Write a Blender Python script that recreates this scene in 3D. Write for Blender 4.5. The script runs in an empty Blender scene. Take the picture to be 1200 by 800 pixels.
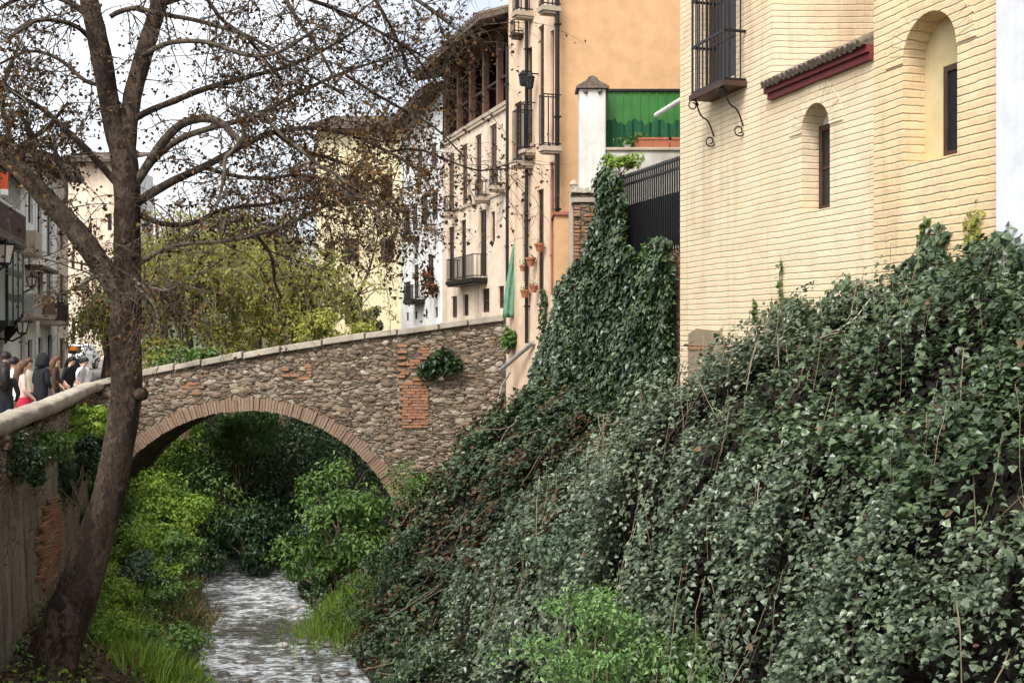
import bpy, math, random
import numpy as np
from mathutils import Vector, Matrix
from mathutils.geometry import tessellate_polygon

random.seed(7)
RNG = np.random.default_rng(11)
C = bpy.context.scene.collection
SC = bpy.context.scene
R = math.radians

# ------------------------------------------------------------------ camera, world, sun
FPX, HOR, CAMZ = 1287.0, 388.0, 6.0          # focal length in photo pixels, horizon row, eye height over the water
cam_d = bpy.data.cameras.new('camera'); cam = bpy.data.objects.new('camera', cam_d); C.objects.link(cam)
cam.location = (0, 0, CAMZ); cam.rotation_euler = (R(90), 0, 0)
cam_d.sensor_fit = 'HORIZONTAL'; cam_d.sensor_width = 36.0; cam_d.lens = 36.0 * FPX / 1200.0
cam_d.shift_y = (HOR - 400.0) / 1200.0
cam_d.clip_start = 0.1; cam_d.clip_end = 3000
SC.camera = cam

SUN_EL, SUN_AZ = 54.0, 206.0                 # azimuth measured clockwise from +Y (view direction): behind the camera, to its left
w = bpy.data.worlds.new('World'); SC.world = w; w.use_nodes = True
nt = w.node_tree; bg = nt.nodes['Background']
sky = nt.nodes.new('ShaderNodeTexSky'); sky.sky_type = 'NISHITA'; sky.sun_disc = False
sky.sun_elevation = R(SUN_EL); sky.sun_rotation = R(SUN_AZ); sky.dust_density = 4.0; sky.air_density = 1.0; sky.ozone_density = 1.0
hs = nt.nodes.new('ShaderNodeHueSaturation'); hs.inputs['Saturation'].default_value = 0.22; hs.inputs['Value'].default_value = 1.0
nt.links.new(sky.outputs[0], hs.inputs['Color'])
tc = nt.nodes.new('ShaderNodeTexCoord'); cn = nt.nodes.new('ShaderNodeTexNoise'); cn.inputs['Scale'].default_value = 2.6; cn.inputs['Detail'].default_value = 6; nt.links.new(tc.outputs['Generated'], cn.inputs['Vector'])
cr = nt.nodes.new('ShaderNodeValToRGB'); cr.color_ramp.elements[0].position = .36; cr.color_ramp.elements[0].color = (.74, .78, .84, 1); cr.color_ramp.elements[1].position = .58; cr.color_ramp.elements[1].color = (1.2, 1.2, 1.2, 1); nt.links.new(cn.outputs['Fac'], cr.inputs['Fac'])
cm = nt.nodes.new('ShaderNodeMix'); cm.data_type = 'RGBA'; cm.blend_type = 'MULTIPLY'; cm.inputs[0].default_value = 1.0; nt.links.new(hs.outputs[0], cm.inputs[6]); nt.links.new(cr.outputs[0], cm.inputs[7]); nt.links.new(cm.outputs[2], bg.inputs['Color'])
bg.inputs['Strength'].default_value = 0.15
sun_d = bpy.data.lights.new('sun', 'SUN'); sun = bpy.data.objects.new('sun', sun_d); C.objects.link(sun)
sun_d.energy = 1.0; sun_d.angle = R(16); sun_d.color = (1.0, 0.95, 0.87)
sd = Vector((math.sin(R(SUN_AZ)) * math.cos(R(SUN_EL)), math.cos(R(SUN_AZ)) * math.cos(R(SUN_EL)), math.sin(R(SUN_EL))))
sun.rotation_euler = sd.to_track_quat('Z', 'Y').to_euler()
SC.view_settings.view_transform = 'Standard'; SC.view_settings.look = 'None'
SC.view_settings.exposure = 1.22; SC.view_settings.gamma = 1.0

# ------------------------------------------------------------------ helpers
def P(px, py, Y):
    return Vector(((px - 600) / FPX * Y, Y, CAMZ + (HOR - py) / FPX * Y))

def tag(o, label=None, cat=None, group=None, kind=None):
    if label: o['label'] = label
    if cat: o['category'] = cat
    if group: o['group'] = group
    if kind: o['kind'] = kind
    return o

def empty(name, loc, label, cat, group=None, rotz=0.0):
    o = bpy.data.objects.new(name, None); C.objects.link(o)
    o.location = loc; o.rotation_euler = (0, 0, rotz); o.empty_display_size = 0.2
    o['_m'] = 0; del o['_m']
    return tag(o, label, cat, group)

def wm(o):
    m = Matrix.LocRotScale(o.location, o.rotation_euler, o.scale)
    return wm(o.parent) @ m if o.parent else m

class MB:
    """collects geometry; world coordinates unless built with local=True"""
    def __init__(s): s.v = []; s.f = []; s.m = []
    def add(s, vs, fs, m=0):
        b = len(s.v); s.v += [tuple(v) for v in vs]; s.f += [tuple(b + i for i in f) for f in fs]; s.m += [m] * len(fs); return s
    def box(s, x0, x1, y0, y1, z0, z1, m=0, taper=0.0, jit=0.0):
        t = taper
        vs = [(x0, y0, z0), (x1, y0, z0), (x1, y1, z0), (x0, y1, z0), (x0 + t, y0 + t, z1), (x1 - t, y0 + t, z1), (x1 - t, y1 - t, z1), (x0 + t, y1 - t, z1)]
        if jit: vs = [tuple(c + random.uniform(-jit, jit) for c in v) for v in vs]
        return s.add(vs, [(3, 2, 1, 0), (4, 5, 6, 7), (0, 1, 5, 4), (1, 2, 6, 5), (2, 3, 7, 6), (3, 0, 4, 7)], m)
    def obox(s, c, ax, ay, az, m=0):
        c, ax, ay, az = Vector(c), Vector(ax), Vector(ay), Vector(az)
        vs = [c + i * ax + j * ay + k * az for k in (-1, 1) for (i, j) in ((-1, -1), (1, -1), (1, 1), (-1, 1))]
        return s.add(vs, [(3, 2, 1, 0), (4, 5, 6, 7), (0, 1, 5, 4), (1, 2, 6, 5), (2, 3, 7, 6), (3, 0, 4, 7)], m)
    def tube(s, pts, rad, n=8, m=0, cap=True, jit=0.0):
        pts = [Vector(p) for p in pts]
        if not isinstance(rad, (list, tuple)): rad = [rad] * len(pts)
        b = len(s.v); up = None
        for i, p in enumerate(pts):
            d = (pts[min(i + 1, len(pts) - 1)] - pts[max(i - 1, 0)])
            if d.length < 1e-9: d = Vector((0, 0, 1))
            d.normalize()
            if up is None: up = d.orthogonal().normalized()
            up = up - d * up.dot(d)
            if up.length < 1e-6: up = d.orthogonal()
            up.normalize(); sd_ = d.cross(up)
            for k in range(n):
                a = 2 * math.pi * k / n; rr = rad[i] * (1 + (random.uniform(-jit, jit) if jit else 0))
                s.v.append(tuple(p + (up * math.cos(a) + sd_ * math.sin(a)) * rr))
        for i in range(len(pts) - 1):
            for k in range(n):
                k2 = (k + 1) % n
                s.f.append((b + i * n + k, b + i * n + k2, b + (i + 1) * n + k2, b + (i + 1) * n + k)); s.m.append(m)
        if cap:
            s.f.append(tuple(b + k for k in reversed(range(n)))); s.f.append(tuple(b + (len(pts) - 1) * n + k for k in range(n))); s.m += [m, m]
        return s
    def lathe(s, c, prof, n=16, m=0):
        b = len(s.v)
        for (r, z) in prof:
            for k in range(n):
                a = 2 * math.pi * k / n; s.v.append((c[0] + r * math.cos(a), c[1] + r * math.sin(a), c[2] + z))
        for i in range(len(prof) - 1):
            for k in range(n):
                k2 = (k + 1) % n; s.f.append((b + i * n + k, b + i * n + k2, b + (i + 1) * n + k2, b + (i + 1) * n + k)); s.m.append(m)
        s.f.append(tuple(b + k for k in reversed(range(n)))); s.f.append(tuple(b + (len(prof) - 1) * n + k for k in range(n))); s.m += [m, m]
        return s
    def prism(s, poly, y0, y1, m=0):
        """polygon in xz, extruded along y"""
        n = len(poly); vs = [(x, y0, z) for x, z in poly] + [(x, y1, z) for x, z in poly]
        tris = tessellate_polygon([[Vector((x, z, 0)) for x, z in poly]])
        fs = [tuple(t) for t in tris] + [tuple(i + n for i in reversed(t)) for t in tris]
        fs += [(i, i + n, (i + 1) % n + n, (i + 1) % n) for i in range(n)]
        return s.add(vs, fs, m)
    def holed(s, outer, holes, yf, depth, m=0, mrev=None):
        """front wall sheet in xz at y=yf with holes whose reveals go back by depth (normal -y)"""
        loops = [outer] + holes; allv = [q for l in loops for q in l]
        tris = tessellate_polygon([[Vector((x, z, 0)) for x, z in l] for l in loops])
        s.add([(x, yf, z) for x, z in allv], [tuple(t) for t in tris], m)
        for h in holes:
            n = len(h)
            s.add([(x, yf, z) for x, z in h] + [(x, yf + depth, z) for x, z in h], [(i, (i + 1) % n, (i + 1) % n + n, i + n) for i in range(n)], m if mrev is None else mrev)
        return s
    def build(s, name, mat, parent=None, local=False, smooth=False, bevel=0.0, fix=True):
        me = bpy.data.meshes.new(name); v = s.v
        if parent and not local:
            inv = wm(parent).inverted(); v = [tuple(inv @ Vector(q)) for q in v]
        me.from_pydata(v, [], s.f)
        for mm in (mat if isinstance(mat, (list, tuple)) else [mat]): me.materials.append(mm)
        if any(s.m): me.polygons.foreach_set('material_index', s.m)
        if fix:
            import bmesh
            bm = bmesh.new(); bm.from_mesh(me); bmesh.ops.recalc_face_normals(bm, faces=bm.faces[:]); bm.to_mesh(me); bm.free()
        if smooth: me.polygons.foreach_set('use_smooth', [True] * len(me.polygons))
        me.update()
        o = bpy.data.objects.new(name, me); C.objects.link(o)
        if parent: o.parent = parent
        if bevel:
            b = o.modifiers.new('bevel', 'BEVEL'); b.width = bevel; b.segments = 2; b.limit_method = 'ANGLE'
        return o

def np_obj(name, V, F, mat, parent=None, smooth=False, mi=None):
    """V (n,3) array, F (m,k) int array of equal-size polygons"""
    V = np.asarray(V, dtype=np.float64)
    if parent:
        inv = np.array(wm(parent).inverted()); V = V @ inv[:3, :3].T + inv[:3, 3]
    me = bpy.data.meshes.new(name); k = F.shape[1]
    me.vertices.add(len(V)); me.vertices.foreach_set('co', V.astype(np.float32).ravel())
    me.loops.add(F.size); me.loops.foreach_set('vertex_index', F.astype(np.int32).ravel())
    me.polygons.add(len(F)); me.polygons.foreach_set('loop_start', np.arange(0, F.size, k, dtype=np.int32))
    for mm in (mat if isinstance(mat, (list, tuple)) else [mat]): me.materials.append(mm)
    if mi is not None: me.polygons.foreach_set('material_index', np.asarray(mi, dtype=np.int32))
    me.polygons.foreach_set('use_smooth', np.full(len(F), bool(smooth)))
    me.update(calc_edges=True); me.validate()
    o = bpy.data.objects.new(name, me); C.objects.link(o)
    if parent: o.parent = parent
    return o

def _hash(ix, iy, iz, s):
    h = (ix.astype(np.int64) * 374761393 + iy.astype(np.int64) * 668265263 + iz.astype(np.int64) * 2147483647 + s * 1274126177) & 0xFFFFFFFF
    h = ((h ^ (h >> 13)) * 1274126177) & 0xFFFFFFFF
    return ((h ^ (h >> 16)) & 0xFFFFFF) / float(0xFFFFFF)
def vnoise(p, seed=0):
    """value noise in [0,1] for (n,3) points"""
    p = np.asarray(p, dtype=np.float64); i = np.floor(p); f = p - i; f = f * f * (3 - 2 * f); i = i.astype(np.int64); out = 0
    for dx in (0, 1):
        for dy in (0, 1):
            for dz in (0, 1):
                wt = (f[:, 0] if dx else 1 - f[:, 0]) * (f[:, 1] if dy else 1 - f[:, 1]) * (f[:, 2] if dz else 1 - f[:, 2])
                out = out + wt * _hash(i[:, 0] + dx, i[:, 1] + dy, i[:, 2] + dz, seed)
    return out
def fnoise(p, seed=0, oct=3):
    a, t, o = 1.0, 0.0, 0
    for k in range(oct): o = o + a * vnoise(np.asarray(p) * 2 ** k, seed + k); t += a; a *= .5
    return o / t
def unit(v): return v / np.maximum(np.linalg.norm(v, axis=1, keepdims=True), 1e-9)

TPL = {
 'diamond': (np.array([(0, 0, 0), (.5, -.32, .12), (1, 0, -.08), (.5, .32, .12)]), np.array([(0, 2, 1), (0, 3, 2)])),
 'ivy': (np.array([(0, 0, 0), (.10, -.44, .05), (.52, -.30, .06), (1, 0, -.10), (.52, .30, .06), (.10, .44, .05)]), np.array([(0, 3, 2, 1), (0, 5, 4, 3)])),
 'oval': (np.array([(0, 0, 0), (.3, -.24, .07), (.7, -.2, .05), (1, 0, -.1), (.7, .2, .05), (.3, .24, .07)]), np.array([(0, 3, 2, 1), (0, 5, 4, 3)])),
 'blade': (np.array([(0, -.03, 0), (0, .03, 0), (.6, .025, .05), (.6, -.025, .05), (1, .002, -.08), (1, -.002, -.08)]), np.array([(0, 1, 2, 3), (3, 2, 4, 5)])),
}
def leaf_arrays(Pt, N, size, kind, tilt=.5, down=.6, rng=RNG, T=None):
    n = len(Pt); tv, tf = TPL[kind]
    N = unit(np.asarray(N) + rng.normal(0, tilt, (n, 3)))
    if T is None:
        T = rng.normal(0, 1, (n, 3)); T[:, 2] -= down * 2
    T = unit(T - N * np.sum(T * N, 1, keepdims=True)); B = np.cross(N, T)
    L = np.broadcast_to(np.asarray(size, dtype=float), (n,)) * rng.uniform(.65, 1.3, n)
    V = Pt[:, None, :] + L[:, None, None] * (T[:, None, :] * tv[None, :, 0, None] + B[:, None, :] * tv[None, :, 1, None] + N[:, None, :] * tv[None, :, 2, None])
    F = (np.arange(n) * len(tv))[:, None, None] + tf[None]
    return V.reshape(-1, 3), F.reshape(-1, tf.shape[1])
def leaves(name, Pt, N, size, kind, mat, parent=None, mi=None, **k):
    V, F = leaf_arrays(Pt, N, size, kind, **k)
    if mi is not None: mi = np.repeat(mi, len(F) // len(Pt))
    return np_obj(name, V, F, mat, parent, mi=mi)

def sample_grid(G, n, rng=RNG):
    a, b, c, d = G[:-1, :-1], G[1:, :-1], G[1:, 1:], G[:-1, 1:]
    nr = np.cross((c - a).reshape(-1, 3), (d - b).reshape(-1, 3)); ar = np.linalg.norm(nr, axis=1)
    k = rng.choice(len(ar), n, p=ar / ar.sum()); u, v = rng.random((2, n, 1))
    A, B_, C_, D = [q.reshape(-1, 3)[k] for q in (a, b, c, d)]
    return (A * (1 - u) + B_ * u) * (1 - v) + (D * (1 - u) + C_ * u) * v, unit(nr[k])
def grid_obj(name, G, mat, parent=None, smooth=True):
    m, n = G.shape[:2]; idx = np.arange(m * n).reshape(m, n)
    F = np.stack([idx[:-1, :-1], idx[1:, :-1], idx[1:, 1:], idx[:-1, 1:]], -1).reshape(-1, 4)
    return np_obj(name, G.reshape(-1, 3), F, mat, parent, smooth)

class Face:
    """a vertical facade plane: local x to the right, z up, outside is -y"""
    def __init__(s, px, Y, vp=None, side='right'):
        s.O = np.array([(px - 600) / FPX * Y, Y])
        if vp is None: a = np.array([1.0, 0.0])
        else:
            a = np.array([(vp - 600) / FPX, 1.0]); a /= np.linalg.norm(a)
            if side == 'right': a = -a
        s.a = a; s.n = np.array([-a[1], a[0]]); s.rot = math.atan2(a[1], a[0])
    def at(s, px, py, off=0.0):
        d = np.array([(px - 600) / FPX, 1.0]); t = (s.O @ s.n + off) / (d @ s.n); p = d * t
        return float((p - s.O) @ s.a), CAMZ + (HOR - py) / FPX * t
    def rect(s, px0, px1, py0, py1, off=0.0):
        x0 = s.at(px0, 0, off)[0]; x1 = s.at(px1, 0, off)[0]; pm = (px0 + px1) / 2
        return x0, x1, s.at(pm, py1, off)[1], s.at(pm, py0, off)[1]
    def loc(s, z=0): return (s.O[0], s.O[1], z)
    def world(s, x, y, z): q = s.O + s.a * x + s.n * y; return Vector((q[0], q[1], z))
def rloop(x0, x1, z0, z1): return [(x0, z0), (x1, z0), (x1, z1), (x0, z1)]
def arch_loop(x0, x1, z0, z1, n=14):
    r = (x1 - x0) / 2; c = (x0 + x1) / 2; zs = z1 - r
    return [(x0, z0), (x1, z0)] + [(c + r * math.cos(math.pi * k / n), zs + r * math.sin(math.pi * k / n)) for k in range(n + 1)]

# ------------------------------------------------------------------ materials
MATS = {}
class NT:
    def __init__(s, name):
        s.m = bpy.data.materials.new(name); s.m.use_nodes = True; s.t = s.m.node_tree; s.b = s.t.nodes['Principled BSDF']; s.out = s.t.nodes['Material Output']
    def n(s, typ, **kw):
        q = s.t.nodes.new('ShaderNode' + typ)
        for k, v in kw.items(): setattr(q, k, v)
        return q
    def l(s, a, b): s.t.links.new(a, b)
    def obj(s): return s.n('TexCoord').outputs['Object']
    def noise(s, vec, scale, detail=4, rough=.6, sc=(1, 1, 1)):
        mp = s.n('Mapping'); mp.inputs['Scale'].default_value = sc; s.l(vec, mp.inputs['Vector'])
        q = s.n('TexNoise'); q.inputs['Scale'].default_value = scale; q.inputs['Detail'].default_value = detail; q.inputs['Roughness'].default_value = rough
        s.l(mp.outputs[0], q.inputs['Vector']); return q.outputs['Fac']
    def ramp(s, fac, stops, interp='LINEAR'):
        q = s.n('ValToRGB'); q.color_ramp.interpolation = interp
        e = q.color_ramp.elements
        while len(e) < len(stops): e.new(.5)
        for el, (p, c) in zip(e, stops):
            el.position = p; el.color = (*c, 1) if isinstance(c, (tuple, list)) else (c, c, c, 1)
        s.l(fac, q.inputs['Fac']); return q.outputs['Color']
    def mix(s, fac, a, b, mode='MIX'):
        q = s.n('Mix', data_type='RGBA', blend_type=mode)
        if hasattr(fac, 'links'): s.l(fac, q.inputs[0])
        else: q.inputs[0].default_value = fac
        for v, i in ((a, 6), (b, 7)):
            if hasattr(v, 'links'): s.l(v, q.inputs[i])
            else: q.inputs[i].default_value = (*v, 1) if isinstance(v, (tuple, list)) else (v, v, v, 1)
        return q.outputs[2]
    def math(s, op, a, b=None):
        q = s.n('Math', operation=op)
        for v, i in ((a, 0), (b, 1)):
            if v is None: continue
            if hasattr(v, 'links'): s.l(v, q.inputs[i])
            else: q.inputs[i].default_value = v
        return q.outputs[0]
    def bump(s, h, strength=.5, dist=.02, prev=None):
        q = s.n('Bump'); q.inputs['Strength'].default_value = strength; q.inputs['Distance'].default_value = dist; s.l(h, q.inputs['Height'])
        if prev is not None: s.l(prev, q.inputs['Normal'])
        return q.outputs[0]
    def fin(s, col=None, rough=.8, normal=None, metal=0, spec=.5):
        if col is not None:
            if hasattr(col, 'links'): s.l(col, s.b.inputs['Base Color'])
            else: s.b.inputs['Base Color'].default_value = (*col, 1)
        if hasattr(rough, 'links'): s.l(rough, s.b.inputs['Roughness'])
        else: s.b.inputs['Roughness'].default_value = rough
        s.b.inputs['Metallic'].default_value = metal; s.b.inputs['Specular IOR Level'].default_value = spec
        if normal is not None: s.l(normal, s.b.inputs['Normal'])
        return s.m

def plain(name, col, rough=.6, var=.25, scale=6, bump=.2, metal=0, spec=.4):
    k = NT(name); o = k.obj(); f = k.noise(o, scale)
    a = tuple(c * (1 - var) for c in col); b = tuple(min(1, c * (1 + var)) for c in col)
    return k.fin(k.ramp(f, [(.25, a), (.75, b)]), rough, k.bump(k.noise(o, scale * 6), bump, .01) if bump else None, metal, spec)

def plaster(name, col, stain=(.25, .2, .15), amount=.35, bump=.25, streak=.4, rough=.9):
    """limewashed render: blotches, vertical rain streaks, patches, fine bump"""
    k = NT(name); o = k.obj()
    b1 = k.noise(o, .7, 5, .65); b2 = k.noise(o, 3.5, 5, .6); st = k.noise(o, 2.2, 4, .6, (1, 1, .12))
    base = k.ramp(b2, [(.3, tuple(c * .86 for c in col)), (.7, tuple(min(1, c * 1.08) for c in col))])
    m1 = k.ramp(b1, [(.5, 0.0), (.75, amount)]); m2 = k.ramp(st, [(.5, 0.0), (.78, streak)])
    base = k.mix(m1, base, stain); base = k.mix(m2, base, tuple(c * .8 for c in stain))
    return k.fin(base, rough, k.bump(k.noise(o, 22, 6, .7), bump, .02), 0, .25)

def brick(name, c1, c2, mortar, w=.26, h=.07, ms=.012, bump=.9, stain=(.35, .25, .15), paint=None, perp=.12):
    k = NT(name); o = k.obj(); sp = k.n('SeparateXYZ'); k.l(o, sp.inputs[0])
    wob = k.noise(o, 1.3, 3); wob2 = k.noise(o, 9, 3)
    cx = k.math('ADD', sp.outputs[0], sp.outputs[1])
    cz = k.math('ADD', sp.outputs[2], k.math('MULTIPLY', k.math('SUBTRACT', wob, .5), .045)); cz = k.math('ADD', cz, k.math('MULTIPLY', k.math('SUBTRACT', wob2, .5), .022))
    cb = k.n('CombineXYZ'); k.l(cx, cb.inputs[0]); k.l(cz, cb.inputs[1])
    t = k.n('TexBrick'); k.l(cb.outputs[0], t.inputs['Vector'])
    for nm, v in (('Color1', (*c1, 1)), ('Color2', (*c2, 1)), ('Mortar', (*mortar, 1))): t.inputs[nm].default_value = v
    for nm, v in (('Scale', 1.0), ('Mortar Size', ms), ('Mortar Smooth', .5), ('Bias', 0), ('Brick Width', w), ('Row Height', h)): t.inputs[nm].default_value = v
    big = k.noise(o, .8, 5, .65); sm = k.noise(o, 14, 5, .7)
    col = k.mix(k.ramp(big, [(.42, 0.0), (.75, .65)]), t.outputs['Color'], stain)
    col = k.mix(k.ramp(sm, [(.3, .35), (.6, 0.0)]), col, tuple(c * .75 for c in c1))
    b3 = k.noise(o, 1.9, 6, .75); b4 = k.noise(o, .5, 3, .6)
    col = k.mix(k.ramp(b3, [(.49, 0.0), (.68, .6)]), col, (.46, .36, .255)); col = k.mix(k.ramp(b4, [(.48, 0.0), (.62, .45)]), col, tuple(q * f for q, f in zip(c1, (.93, .80, .70))))
    rn = k.noise(o, 2.6, 4, .7, (1, 1, .13)); col = k.mix(k.ramp(rn, [(.53, 0.0), (.70, .5)]), col, (.36, .27, .17))
    if paint:   # patches where the limewash has flaked off
        col = k.mix(k.ramp(k.noise(o, 5.5, 6, .75), [(.66, 0.0), (.74, .7)]), col, paint)
    fr = k.math('FRACT', k.math('DIVIDE', cz, h)); bed = k.math('MULTIPLY', k.math('ABSOLUTE', k.math('SUBTRACT', fr, .5)), 2.0)
    bedl = k.ramp(bed, [(.70, 0.0), (.94, 1.0)])
    col = k.mix(k.math('MULTIPLY', bedl, k.ramp(k.noise(o, 4, 4), [(.3, .0), (.7, .36)])), col, mortar)
    hgt = k.math('SUBTRACT', k.math('MULTIPLY', sm, .5), k.math('ADD', k.math('MULTIPLY', t.outputs['Fac'], perp), bedl))
    hgt = k.math('ADD', hgt, k.math('MULTIPLY', k.noise(o, 5, 3), .6))
    return k.fin(col, .9, k.bump(hgt, bump, .03), 0, .2)

def rubble(name, cols, mortar, scale=5.0, sc=(1, 1, 1.9), bump=1.0, gap=.09):
    k = NT(name); o = k.obj(); mp = k.n('Mapping'); mp.inputs['Scale'].default_value = sc; k.l(o, mp.inputs['Vector'])
    wn = k.n('TexNoise'); wn.inputs['Scale'].default_value = 3.0; k.l(mp.outputs[0], wn.inputs['Vector'])
    vec = k.n('VectorMath', operation='MULTIPLY_ADD'); k.l(wn.outputs['Color'], vec.inputs[0]); vec.inputs[1].default_value = (.25, .25, .25); k.l(mp.outputs[0], vec.inputs[2])
    v1 = k.n('TexVoronoi', feature='F1'); v2 = k.n('TexVoronoi', feature='DISTANCE_TO_EDGE')
    for v in (v1, v2): v.inputs['Scale'].default_value = scale; v.inputs['Randomness'].default_value = 1.0; k.l(vec.outputs[0], v.inputs['Vector'])
    sep = k.n('SeparateColor'); k.l(v1.outputs['Color'], sep.inputs[0])
    n = len(cols); c = k.ramp(sep.outputs[0], [(i / n, cols[i]) for i in range(n)], 'CONSTANT')
    fine = k.noise(o, 26, 6, .7); big = k.noise(o, .9, 4)
    c = k.mix(k.ramp(fine, [(.3, .55), (.65, 0.0)]), c, tuple(q * .4 for q in mortar))
    edge = k.ramp(v2.outputs['Distance'], [(gap * .35, 1.0), (gap, 0.0)])
    c = k.mix(edge, c, k.ramp(fine, [(.3, tuple(q * .6 for q in mortar)), (.7, mortar)]))
    c = k.mix(k.ramp(big, [(.45, 0.0), (.75, .45)]), c, (.16, .12, .075))
    hg = k.math('ADD', k.math('MULTIPLY', k.ramp(v2.outputs['Distance'], [(0, 0.0), (gap * 1.6, 1.0)]), 1.0), k.math('MULTIPLY', fine, .35))
    return k.fin(c, .92, k.bump(hg, bump, .05), 0, .2)

def leafmat(name, cols, rough=.45, trans=.25, spec=.5, clump=1.2):
    k = NT(name); g = k.n('NewGeometry'); n = len(cols)
    fac = g.outputs['Random Per Island']; pos = k.n('TexCoord').outputs['Object']
    f2 = k.math('ADD', k.math('MULTIPLY', fac, .62), k.math('MULTIPLY', k.math('SUBTRACT', k.noise(pos, clump, 3), .2), .63))
    c = k.ramp(f2, [(i / (n - 1), cols[i]) for i in range(n)])
    k.fin(c, rough, None, 0, spec)
    if trans:
        tr = k.n('BsdfTranslucent'); k.l(k.mix(1.0, c, (1.0, 1.15, .55), 'MULTIPLY'), tr.inputs['Color'])
        mx = k.n('MixShader'); mx.inputs[0].default_value = trans; k.l(k.b.outputs[0], mx.inputs[1]); k.l(tr.outputs[0], mx.inputs[2]); k.l(mx.outputs[0], k.out.inputs['Surface'])
    return k.m

def bark(name, c1, c2, c3, scale=6):
    k = NT(name); o = k.obj(); a = k.noise(o, scale, 6, .7, (1, 1, .25)); b = k.noise(o, scale * .35, 4, .6, (1, 1, .5))
    v = k.n('TexVoronoi', feature='DISTANCE_TO_EDGE'); v.inputs['Scale'].default_value = scale * 1.2
    mp = k.n('Mapping'); mp.inputs['Scale'].default_value = (1, 1, .3); k.l(o, mp.inputs['Vector']); k.l(mp.outputs[0], v.inputs['Vector'])
    c = k.mix(k.ramp(b, [(.48, 0.0), (.66, .8)]), k.ramp(a, [(.3, c1), (.7, c2)]), c3)
    vp = k.n('TexVoronoi', feature='F1'); vp.inputs['Scale'].default_value = scale * .9; wv = k.n('VectorMath', operation='MULTIPLY_ADD'); wn = k.n('TexNoise'); wn.inputs['Scale'].default_value = 6; k.l(o, wn.inputs['Vector']); k.l(wn.outputs['Color'], wv.inputs[0]); wv.inputs[1].default_value = (.35, .35, .35); k.l(mp.outputs[0], wv.inputs[2]); k.l(wv.outputs[0], vp.inputs['Vector'])
    sp = k.n('SeparateColor'); k.l(vp.outputs['Color'], sp.inputs[0]); c = k.mix(k.ramp(sp.outputs[0], [(.62, 0.0), (.70, .55)]), c, c3); c = k.mix(k.ramp(sp.outputs[1], [(.70, 0.0), (.76, .5)]), c, tuple(q * .6 for q in c1))
    f_ = k.noise(o, scale * 4, 6, .75, (1, 1, .45))
    c = k.mix(k.ramp(f_, [(.38, .75), (.56, 0.0)]), c, tuple(q * .35 for q in c1))
    h = k.math('ADD', a, k.math('MULTIPLY', f_, 1.0))
    return k.fin(c, .92, k.bump(h, .9, .05), 0, .2)

mt = MATS
mt['brick_cream'] = brick('cream_brick', (.76, .62, .43), (.71, .57, .38), (.50, .38, .24), .27, .080, .003, .5, (.66, .47, .27), (.60, .43, .26), .03)
mt['brick_red'] = brick('red_brick', (.36, .15, .075), (.27, .115, .06), (.30, .22, .15), .24, .062, .013, .9, (.16, .11, .07), None, .8)
mt['reveal'] = plaster('reveal_plaster', (.60, .49, .27), (.42, .30, .12), .3, .3, .3)
mt['bridge_coping'] = plaster('mossy_coping', (.33, .29, .225), (.10, .085, .06), .85, .7, .6)
mt['white_side'] = plaster('cool_white_render', (.64, .655, .675), (.42, .42, .42), .3, .2, .3)
mt['white_pillar'] = plaster('stained_white_render', (.62, .60, .56), (.30, .26, .2), .6, .35, .7)
mt['peach'] = plaster('peach_render', (.55, .335, .175), (.47, .265, .13), .45, .12, .2)
mt['cream'] = plaster('cream_render', (.68, .50, .35), (.36, .24, .15), .6, .3, .7)
mt['cream2'] = plaster('pale_cream_render', (.68, .55, .42), (.36, .25, .16), .65, .3, .75)
mt['white'] = plaster('white_render', (.78, .77, .74), (.45, .42, .37), .3, .25, .35)
mt['white_old'] = plaster('old_white_render', (.80, .78, .73), (.36, .31, .24), .5, .35, .55)
mt['yellow'] = plaster('yellow_render', (.70, .60, .38), (.48, .39, .23), .35, .2, .3)
mt['grey_plaster'] = plaster('grey_cement', (.26, .20, .13), (.16, .12, .08), .5, .6, .5)
k = NT('streaked_cement'); o_ = k.obj(); sz_ = k.n('SeparateXYZ'); k.l(o_, sz_.inputs[0])
big = k.noise(o_, 1.0, 5, .7); big2 = k.noise(o_, .6, 4, .7); st1 = k.noise(o_, 2.6, 5, .75, (1, 1, .16)); st2 = k.noise(o_, 3.6, 5, .8, (1, 1, .11)); fine = k.noise(o_, 22, 6, .75)
vo = k.n('TexVoronoi', feature='DISTANCE_TO_EDGE'); vo.inputs['Scale'].default_value = 4.5; mq = k.n('Mapping'); mq.inputs['Scale'].default_value = (1, 1, 1.7); k.l(o_, mq.inputs['Vector']); k.l(mq.outputs[0], vo.inputs['Vector'])
stone = k.math('MULTIPLY', k.ramp(vo.outputs['Distance'], [(.0, 1.0), (.10, 0.0)]), k.ramp(big2, [(.45, 0.0), (.55, 1.0)]))
c = k.ramp(fine, [(.3, (.20, .165, .12)), (.7, (.38, .32, .24))])
c = k.mix(k.ramp(big, [(.44, 0.0), (.64, .75)]), c, (.16, .125, .09)); c = k.mix(stone, c, (.05, .04, .03))
c = k.mix(k.math('MULTIPLY', k.ramp(st1, [(.48, 0.0), (.66, .8)]), k.ramp(big2, [(.40, 1.0), (.60, .25)])), c, (.045, .037, .028)); c = k.mix(k.math('MULTIPLY', k.ramp(st2, [(.54, 0.0), (.68, .75)]), k.ramp(big, [(.40, .2), (.60, 1.0)])), c, (.42, .38, .31))
big = k.math('SUBTRACT', big, k.math('MULTIPLY', stone, .3))
mt['wall_left'] = k.fin(c, .92, k.bump(k.math('ADD', fine, k.math('MULTIPLY', big, 2.0)), .9, .05), 0, .2)
mt['coping'] = plaster('stone_coping', (.40, .35, .275), (.17, .14, .10), .8, .7, .5)
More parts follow.
